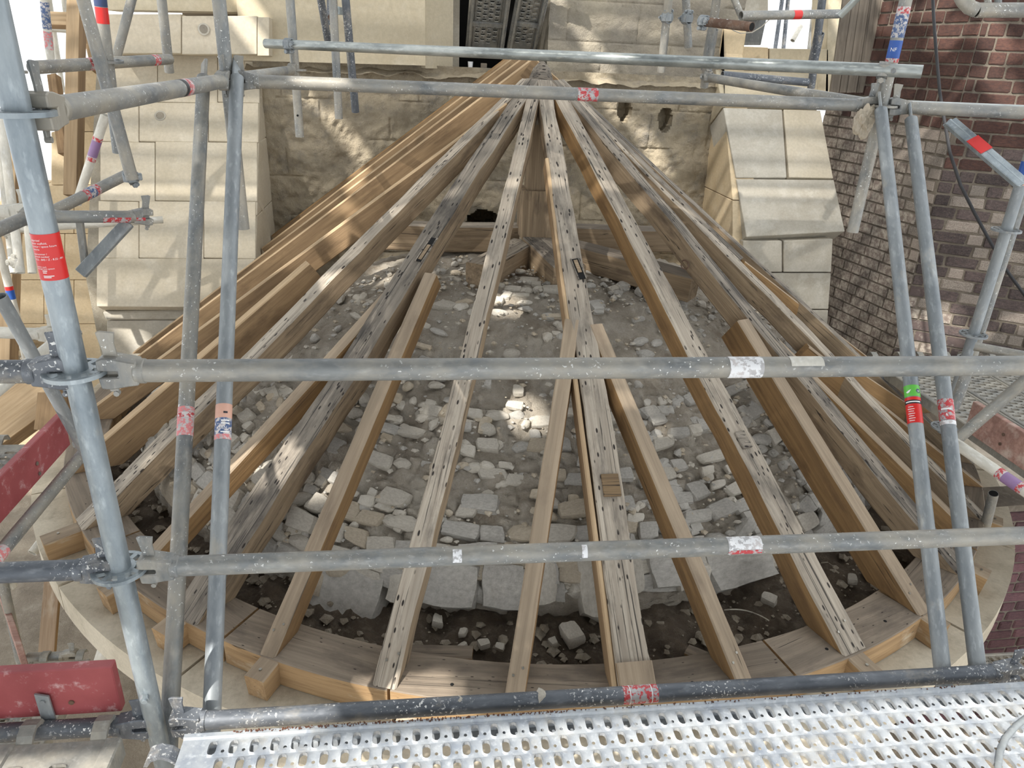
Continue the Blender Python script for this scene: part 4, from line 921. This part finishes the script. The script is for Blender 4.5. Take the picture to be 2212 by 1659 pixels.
t, a, b = pix_tube('rising tube with a purple and red label ending in a coupler', (104, 462), 3.1, (272, 378), 3.5, 'galvdust'); L_ = (b-a).length; sleeve(t, a, b, L_*.42, L_*.60, 'wornred'); sleeve(t, a, b, L_*.47, L_*.55, 'wornblue', r=TR+.0011)
coupler('coupler where the brace meets the rising labelled tube', at(282, 382, 3.3), V(.8, .3, .4), V(0, 0, 1))
# bracket
t = thing('side_bracket', 'triangular side bracket with a wedge head and worn red label', 'bracket', V(XL, Y2, .55))
a, b = V(XL+.05, Y2, .985), at(288, 468, 3.05); tube_obj(t, a, b, 'galvdust'); head(t, b+(b-a).normalized()*.10, a-b, 'galvdust'); sleeve(t, a, b, .17, .33, 'wornred', arc=1.4, face=V(0, -1, -.6))
c1, c2 = at(180, 585, 3.02), at(272, 486, 3.04); dd = (c2-c1).normalized(); MB().box((c1+c2)/2, ((c2-c1).length*1.12, .05, .022), dd, dd.cross(fwd).normalized(), fwd, bev=.003).build('strut', 'galv', t)
c1, c2 = at(172, 478, 2.98), at(184, 572, 3.05); dd = (c2-c1).normalized(); MB().box((c1+c2)/2, ((c2-c1).length, .028, .02), dd, dd.cross(fwd).normalized(), fwd, bev=.003).build('back_plate', 'galvdust', t)
# ledgers from the rear left standard
for z, nm in ((1.0, 'upper'), (.5, 'lower')):
    ledger('whitish %s ledger running left from the red and blue labelled standard' % nm, V(XL, Y2, z), V(XL-1.0, Y2+.1, z), 'galvpaint', (1, 0))
    ledger('%s transverse ledger on the near side of the red and blue labelled standard' % nm, V(XL, Y2, z), V(XL, SY, z), 'galvdust' if z == 1 else 'galvpaint', (1, 0))
t, a, b = ledger('transverse ledger under the dark red toe board on the left', V(XL+.02, Y2, 0), V(XL+.02, SY, 0), 'galvdust', (1, 0)); sleeve(t, a, b, .78, .88, 'wornpink')
brace('flat steel diagonal crossing behind the left guard rail', at(0, 640, 2.4), at(190, 985, 2.9), 'galv', (0, 0), r=.022)
t, a, b = std('whitewashed outer standard with red and blue label', -2.62, 4.9, -2.4, 2.2, 'galvpaint', (1.0, .5)); sleeve(t, a, b, 2.46, 2.52, 'lblblue'); sleeve(t, a, b, 2.52, 2.545, 'lblred')
for z, nm in ((.5, 'red-tinted'), (1.5, 'bare')): t, a, b = ledger('%s whitewashed ledger of the outer standard' % nm, V(-2.62, 4.9, z), V(-4.2, 5.0, z), 'galvpaint', (1, 0)); (sleeve(t, a, b, .35, .7, 'wornpink') if z == .5 else None)
ledger('whitewashed transverse ledger of the outer standard', V(-2.62, 4.9, .5), V(-2.62, 3.3, .5), 'galvpaint', (1, 0))
ledger('whitewashed rail between the outer standard and the buttress', V(-2.62, 4.9, .5), V(-1.75, 5.3, .5), 'galvpaint', (1, 0))
t, a, b = pix_tube('standard with pink and blue label far beyond on the left', (110, 135), 4.6, (92, -30), 4.4, 'galvpaint'); L_ = (b-a).length; sleeve(t, a, b, L_*.18, L_*.42, 'wornpink'); sleeve(t, a, b, L_*.45, L_*.8, 'wornblue')
for i, (x0, x1) in enumerate(((20, 2), (46, 40), (6, -8))): pix_tube('mossy tube far beyond on the left', (x0+24, 590), 4.2+.3*i, (x1, 250), 4.2+.3*i, 'galvpaint', group='far tubes on the left')
coupler('swivel coupler on the mossy tubes', at(34, 566, 4.2), V(0, 0, 1), V(1, .3, 0), 'galvpaint')
for i, (x0, x1) in enumerate(((122, 106), (136, 118), (166, 150))): pix_tube('pale tube in the bright gap far beyond', (x0, 200), 7+.3*i, (x1-16, -30), 7, 'galvpaint', group='pale tubes in the bright gap')
pix_tube('pale ledger in the bright gap far beyond', (96, 62), 7, (150, 66), 7.1, 'galvpaint')
# carpenter's timber frame on the left
def pix_beam(label, pa, pb, dep, w, h, ms=PN, group='carpenters timber frame'):
    a, b = at(*pa, dep), at(*pb, dep); o = timber('timber_post', ms, a, b, w, h, up=-fwd, nseg=4, cham=.003); tag(o, label, 'timber', group); return o
pix_beam('upright pale timber between the far tubes', (158, -30), (150, 420), 5.6, .10, .10); pix_beam('short horizontal timber fixed to the upright pale timber', (100, 38), (150, 40), 5.65, .10, .08)
pix_beam('oblique pale timber brace behind the upright one', (176, 30), (205, 150), 5.8, .06, .08); pix_beam('oblique orange timber leaning left of the upright one', (110, 160), (134, 330), 5.9, .07, .08, ['pineside', 'pineside'])
pix_beam('upright pale timber at the far left', (24, 180), (4, 800), 5.2, .10, .10); pix_beam('horizontal orange timber at the far left', (-30, 135), (10, 130), 5.0, .12, .10, ['pineside', 'pineside']); pix_beam('low orange sill timber at the far left', (-30, 446), (60, 470), 5.0, .12, .10)
pix_beam('heavy squared timber lying behind the red toe board', (-40, 935), (92, 838), 4.6, .26, .2, PN); pix_beam('squared timber end behind the dark red toe board', (96, 930), (104, 850), 4.4, .13, .14, ['pineside', 'pineside'])
pix_beam('dirty plank lying on the ground below the cornice', (98, 1420), (120, 1150), 4.6, .10, .03, ['dirtyboard', 'newside']); pix_beam('weathered grey board lying on top of the ashlar', (394, 26), (588, 38), 5.9, .09, .10, ['greyboard', 'greyboard'])
b = MB()
for k in range(160): peb(b, onz(rnd.uniform(0, 75), rnd.uniform(660, 790), -1.0)+V(0, 0, rnd.uniform(-.2, .2)), rnd.uniform(.03, .09), 0)
tag(b.build('rubble_heap', 'limewarm', fix=False), 'heap of pale rubble beyond the left scaffold', 'rubble')['kind'] = 'stuff'
# --- perforated decks
def plank_mesh(length, width, m, key):
    a_, b_ = .05, .05; ca = V(.0175, .025, 0)
    def slot(cx, cy, hw, hl, n=5):
        pts = []
        for i in range(n+1): t = PI*i/n; pts.append((cx+hw*math.cos(t), cy+hl-hw+hw*math.sin(t)))
        for i in range(n+1): t = PI+PI*i/n; pts.append((cx+hw*math.cos(t), cy-hl+hw+hw*math.sin(t)))
        return pts
    def circ(cx, cy, r, n=8): return [(cx+r*math.cos(2*PI*i/n), cy+r*math.sin(2*PI*i/n)) for i in range(n)]
    s0 = slot(.0175, .025, .0100, .0200); s1 = slot(.0175, .025, .0140, .0240); h0 = circ(.0425, .020, .0045)
    bound = [(0, 0), (.025, 0), (.05, 0), (.05, .025), (.05, .05), (.025, .05), (0, .05), (0, .025)]
    pts = bound+s1+s0+h0; nb, n1, n0, nh = len(bound), len(s1), len(s0), len(h0)
    ed = [(i, (i+1) % nb) for i in range(nb)]+[(nb+i, nb+(i+1) % n1) for i in range(n1)]+[(nb+n1+i, nb+n1+(i+1) % n0) for i in range(n0)]+[(nb+n1+n0+i, nb+n1+n0+(i+1) % nh) for i in range(nh)]
    r = delaunay_2d_cdt([Vector(p) for p in pts], ed, [], 0, 1e-6); vs2, fs2 = r[0], r[2]
    def inhole(c):
        dx, dy = c.x-.0175, c.y-.025; q = max(abs(dy)-.010, 0)
        return (math.hypot(dx, q) < .0099) or math.hypot(c.x-.0425, c.y-.020) < .0043
    fs2 = [tuple(f) for f in fs2 if not inhole(sum((vs2[i] for i in f), Vector((0, 0)))/len(f))]
    zz = []
    for p in vs2:
        dx, dy = p.x-.0175, p.y-.025; q = max(abs(dy)-.010, 0); d = math.hypot(dx, q); zz.append(.0045 if d < .0105 else (.001 if d < .0145 else (-.002 if math.hypot(p.x-.0425, p.y-.020) < .006 else 0)))
    b = MB(); nx, ny = int((length-.12)/a_), int((width-.05)/b_); y0 = -(ny*b_)/2; x0 = .06
    for j in range(ny):
        for i in range(nx-(j % 2)):
            ox, oy = x0+i*a_+(.025 if j % 2 else 0), y0+j*b_
            b.add([(p.x+ox, p.y+oy, z) for p, z in zip(vs2, zz)], fs2)
            k = len(b.v); b.add([(x+ox, y+oy, .0045) for x, y in s0]+[(x+ox, y+oy, -.006) for x, y in s0], [(q, (q+1) % n0, n0+(q+1) % n0, n0+q) for q in range(n0)])
        for xx in ((0, x0+(.025 if j % 2 else 0)), (x0+nx*a_-(.025 if j % 2 else 0), length)): b.add([(xx[0], y0+j*b_, 0), (xx[1], y0+j*b_, 0), (xx[1], y0+j*b_+b_, 0), (xx[0], y0+j*b_+b_, 0)], [(0, 1, 2, 3)])
    for s in (-1, 1):   # folded long edges
        e = s*(ny*b_)/2; f = s*width/2; prof = [(e, 0), (e+s*.006, 0), (e+s*.010, .006), (f-s*.004, .006), (f, .002), (f, -.055), (f-s*.018, -.058)]
        b.add([(x, y, z) for x in (0, length) for y, z in prof], [(i, i+1, len(prof)+i+1, len(prof)+i) for i in range(len(prof)-1)])
    me = bpy.data.meshes.new('deck_sheet'); me.from_pydata([tuple(v) for v in b.v], [], b.f); me.materials.append(M[m]); bmm = bmesh.new(); bmm.from_mesh(me)
    bmesh.ops.remove_doubles(bmm, verts=bmm.verts, dist=1e-5); bmm.normal_update()
    for f in bmm.faces:
        if f.normal.z < -.3: f.normal_flip()
    bmm.to_mesh(me); bmm.free(); smooth_mesh(me, .6); return me
PLK = {}
def plank(label, m, L, mat_, width=.30, hooks=True, group=None):
    k = (m, L, width)
    if k not in PLK: PLK[k] = plank_mesh(L, width, m, k)
    t = thing('deck_plank', label, 'scaffold deck', mat_.translation, group) if label else None
    return t, link('deck_sheet', PLK[k], t, mat_)
def deck(label, m, L, origin, d, width=.30, group=None, hooks=(0, 1)):
    d = Vector(d).normalized(); mt = frame(d, NZ, origin); t, sh = plank(label, m, L, mt, width, group=group)
    for e in hooks:
        for s in (-1, 1):
            x = -.0 if e == 0 else L; sg = -1 if e == 0 else 1; b = MB(); y = s*width*.30; w = .019
            prof = [(x, -.004), (x+sg*.015, .012), (x+sg*.040, .022), (x+sg*.066, .014), (x+sg*.078, -.012), (x+sg*.068, -.012), (x+sg*.058, .004), (x+sg*.038, .012), (x+sg*.018, .002), (x, -.016)]
            n = len(prof); b.v += [mt @ V(p, y-w, z) for p, z in prof]+[mt @ V(p, y+w, z) for p, z in prof]; b.f += [tuple(range(n)), tuple(range(n, 2*n))[::-1]]+[(i, (i+1) % n, n+(i+1) % n, n+i) for i in range(n)]; b.mi += [0]*len(b.f)
            b.build('deck_hook', 'galvdark' if m == 'deck' else m, t)
    return t
# camera bay: planks run along X just inside the bottom ledger
for i in range(4):
    lb = ['perforated steel plank along the bottom ledger, sprinkled with rust', 'second perforated steel plank from the bottom ledger', 'third perforated steel plank from the bottom ledger', 'fourth perforated steel plank from the bottom ledger'][i]
    t = deck(lb, 'deck', 2.40, V(SX+.085, 1.268-i*.305, .034), (1, 0, 0), .30)
    if i == 0:
        b = MB()
        for k in range(420):
            x = SX+.2+abs(rnd.gauss(.35, .3)) if k < 260 else SX+rnd.uniform(.2, 2.2); peb(b, V(x, 1.411+rnd.gauss(0, .0022), .041), rnd.uniform(.0012, .0032), 0)
        o = b.build('rust_crumbs', 'rustdirt', t, fix=False); o['kind'] = 'stuff'
# neighbouring bay on the left: plank running towards the camera, its hooks over the bottom ledger
for i, x in enumerate((-.90, -1.21)):
    deck(['dirty perforated plank end hooked in front of the red toe board', 'second dirty perforated plank hooked in front of the red toe board'][i], 'deckdirty', 1.40, V(x, 1.425, .025), (0, -1, 0), .29)
def toeboard(label, a, b, h, m='red', th=.03, up=NZ):
    a, b = Vector(a), Vector(b); d = (b-a).normalized(); t = thing('toe_board', label, 'toe board', a); q = d.cross(NZ).normalized()
    MB().box((a+b)/2+NZ*h/2, ((b-a).length, th, h), d, q, NZ, bev=.003).build('board', m, t); return t, d, q
t, d, q = toeboard('red painted toe board with a steel strap beside the labelled standard', V(-.79, 1.535, .015), V(-1.55, 1.53, .015), .155)
p = V(-.965, 1.512, .02); MB().prism([p+V(-.016, 0, 0), p+V(.018, 0, -.02), p+V(.016, 0, .075), p+V(-.016, 0, .085)], (0, -.005, 0)).build('strap', 'galv', t); MB().tube(V(-.905, 1.521, .06), V(-.905, 1.516, .06), .007, seg=12).build('rivet', 'rust', t); MB().tube(p+V(0, -.005, .06), p+V(0, -.009, .06), .006, seg=10).build('rivet', 'galv', t)
t, d, q = toeboard('dark red toe board running away on the left', V(XL-.05, Y2-.08, .03), V(XL-.05, 1.9, .03), .15)
for z in (.055, .10): MB().tube(V(XL-.033, Y2-.36, z), V(XL-.030, Y2-.36, z), .008, seg=12).build('rivet', 'screw', t)
for i in range(3): deck('dusty perforated plank behind the dark red toe board' if i == 0 else ['', 'second dusty plank behind the dark red toe board', 'third dusty plank behind the dark red toe board'][i], 'deckdirty', 1.40, V(XL-.24-i*.31, Y2-.08, .034), (0, -1, 0), .30)
t, d, q = toeboard('faded pinkish toe board on the right', V(2.72, 3.02, .0), V(2.74, 1.9, .0), .16, 'pinkboard')
for y, z in ((2.92, .11), (2.78, .10), (2.78, .05)): MB().tube(V(2.703, y, z), V(2.700, y, z), .008, seg=12).build('rivet', 'rust', t)
for i in range(4): deck('grey perforated plank on the right, row %s from the pinkish toe board' % ['one', 'two', 'three', 'four'][i], 'deckdirty', 2.07, V(2.90+i*.31, 3.98, .0), (0, -1, 0), .30)
# lower lift
for i in range(2): deck(['dusty plank of the lower lift right of the cornice', 'second dusty plank of the lower lift right of the cornice'][i], 'deckdirty', 1.40, V(2.98, 2.85-i*.31, -1.5), (1, 0, 0), .30)
deck('dusty plank of the lower lift seen above the red toe board', 'deckdirty', 1.40, onz(130, 1428, -1.4), (0, -1, 0), .30)
t, d, q = toeboard('small dusty red board of the lower lift', onz(55, 1440, -1.4), onz(38, 1330, -1.4)+V(-.05, 0, 0), .15, 'pinkboard')
ledger('ledger end of the lower lift above the red toe board', onz(60, 1420, -1.42), onz(180, 1415, -1.42), 'galvdust', (0, 1))
pix_tube('pointed tube end leaning against the drum', (205, 1470), 3.3, (232, 1385), 3.3, 'galvpaint', .03)
pix_tube('lower standard at the left under the mid rail', (45, 1430), 4.2, (0, 1230), 3.9, 'galvdust'); coupler('dusty coupler on the lower left standard', at(20, 1262, 4.0), V(0, 0, 1), V(1, 0, 0), 'galvpaint'); 
t, a, b = pix_tube('dusty ledger of the lower lift with a pink ring beside the cornice', (70, 1195), 3.9, (112, 1140), 4.0, 'galvpaint'); sleeve(t, a, b, .08, .14, 'wornpink')
# two planks leaning in the recess at the top
for lb, pa, pb in (('left of the two perforated planks leaning in the dark recess', (1046, 106), (1062, -40)), ('right of the two perforated planks leaning in the dark recess', (1126, 106), (1156, -40))):
    a, b = ony(*pa, 6.95), ony(*pb, 6.5); d = (b-a).normalized(); mt = frame(d, V(0, 1, .25) , a); w = .29 if 'left' in lb else .22
    k = ('galvdark', 1.0, w)
    if k not in PLK: PLK[k] = plank_mesh(1.0, w, 'deckdirty', k)
    t = thing('deck_plank', lb, 'scaffold deck', a); link('deck_sheet', PLK[k], t, mt)
    for s in (-1, 1): MB().box(mt @ V(.5, s*w*.5, -.02), (1.0, .035, .05), mt.to_3x3() @ V(1, 0, 0), mt.to_3x3() @ V(0, 1, 0), mt.to_3x3() @ V(0, 0, 1), bev=.004).build('side_rail', 'galvdust', t)
    MB().box(mt @ V(.28, 0, -.03), (.035, w, .02), mt.to_3x3() @ V(1, 0, 0), mt.to_3x3() @ V(0, 1, 0), mt.to_3x3() @ V(0, 0, 1)).build('cross_rail', 'galvdust', t)
p = ony(1016, 147, 6.75); tag(MB().tube(p, p+V(0, 0, .05), .018, .022, seg=16).build('paper_cup', 'white', smooth=True), 'small white cup standing on the wall ledge', 'cup')
MB().box(ony(1045, 145, 6.72), (.05, .04, .06), bev=.003).build('wood_block', 'greyboard'); tag(bpy.data.objects['wood_block'], 'small grey block standing on the wall ledge', 'block')
# --- unseen decks added overhead, laid out to block the sun
SUN_PATCH = [(cone(600, 1010), .16), (onz(880, 1462, -.5), .2), (cone(740, 610), .14), (cone(1010, 560), .10), (onz(1110, 890, .1), .13), (cone(480, 1000), .1), (ony(2040, 700, 4.9), .22)]  # spots where the added decks are opened to let sun fall
for zi, (z, ys) in enumerate(((2.05, (-1.0, .05, .37, .69, 1.01, 1.33)), (4.05, (-2.75, -2.43, -1.45, -1.13, -.80, -.48, -.15, .18, .50, .82, 1.14, 1.46)),
                              (6.05, (-4.6, -4.27, -3.94)+tuple(-2.95+.33*k+(.05 if k % 5 == 0 else 0) for k in range(23))), (4.4, tuple(5.6+.335*k for k in range(12))))):
    t = thing('added_sun_block_deck', ['first', 'second', 'third', 'fourth'][zi]+' unseen perforated deck overhead, added to block the sun', 'scaffold deck', (SX, 1, z))
    for k, y in enumerate(ys):
        for i in range(5):
            x0 = SX-8.77+i*2.57+(.0 if k % 2 else .11); sp = [(x0, x0+2.4)]
            for T, hw in SUN_PATCH:   # gaps cut along the sun ray, shaped to throw chosen sun patches
                h_ = T+SUN*((z-T.z)/SUN.z)
                if abs(h_.y-y) < .17: sp = [q for a0, a1 in sp for q in ((a0, min(a1, h_.x-hw)), (max(a0, h_.x+hw), a1)) if q[1]-q[0] > .1]
            for a0, a1 in sp: link('deck_plank', PLK[('deck', 2.40, .30)], t, frame((1, 0, 0), NZ, V(a0, y, z)) @ Matrix.Diagonal(((a1-a0)/2.4, 1, 1, 1)))
# grey hose loop on the deck at the right
tag(MB().path([onz(x, y, .05) for x, y in ((2260, 1528), (2225, 1545), (2195, 1568), (2172, 1595), (2160, 1625), (2156, 1660), (2160, 1700))], .008, 10).build('hose', 'galv', smooth=True), 'grey curved hose lying on the perforated deck', 'hose')
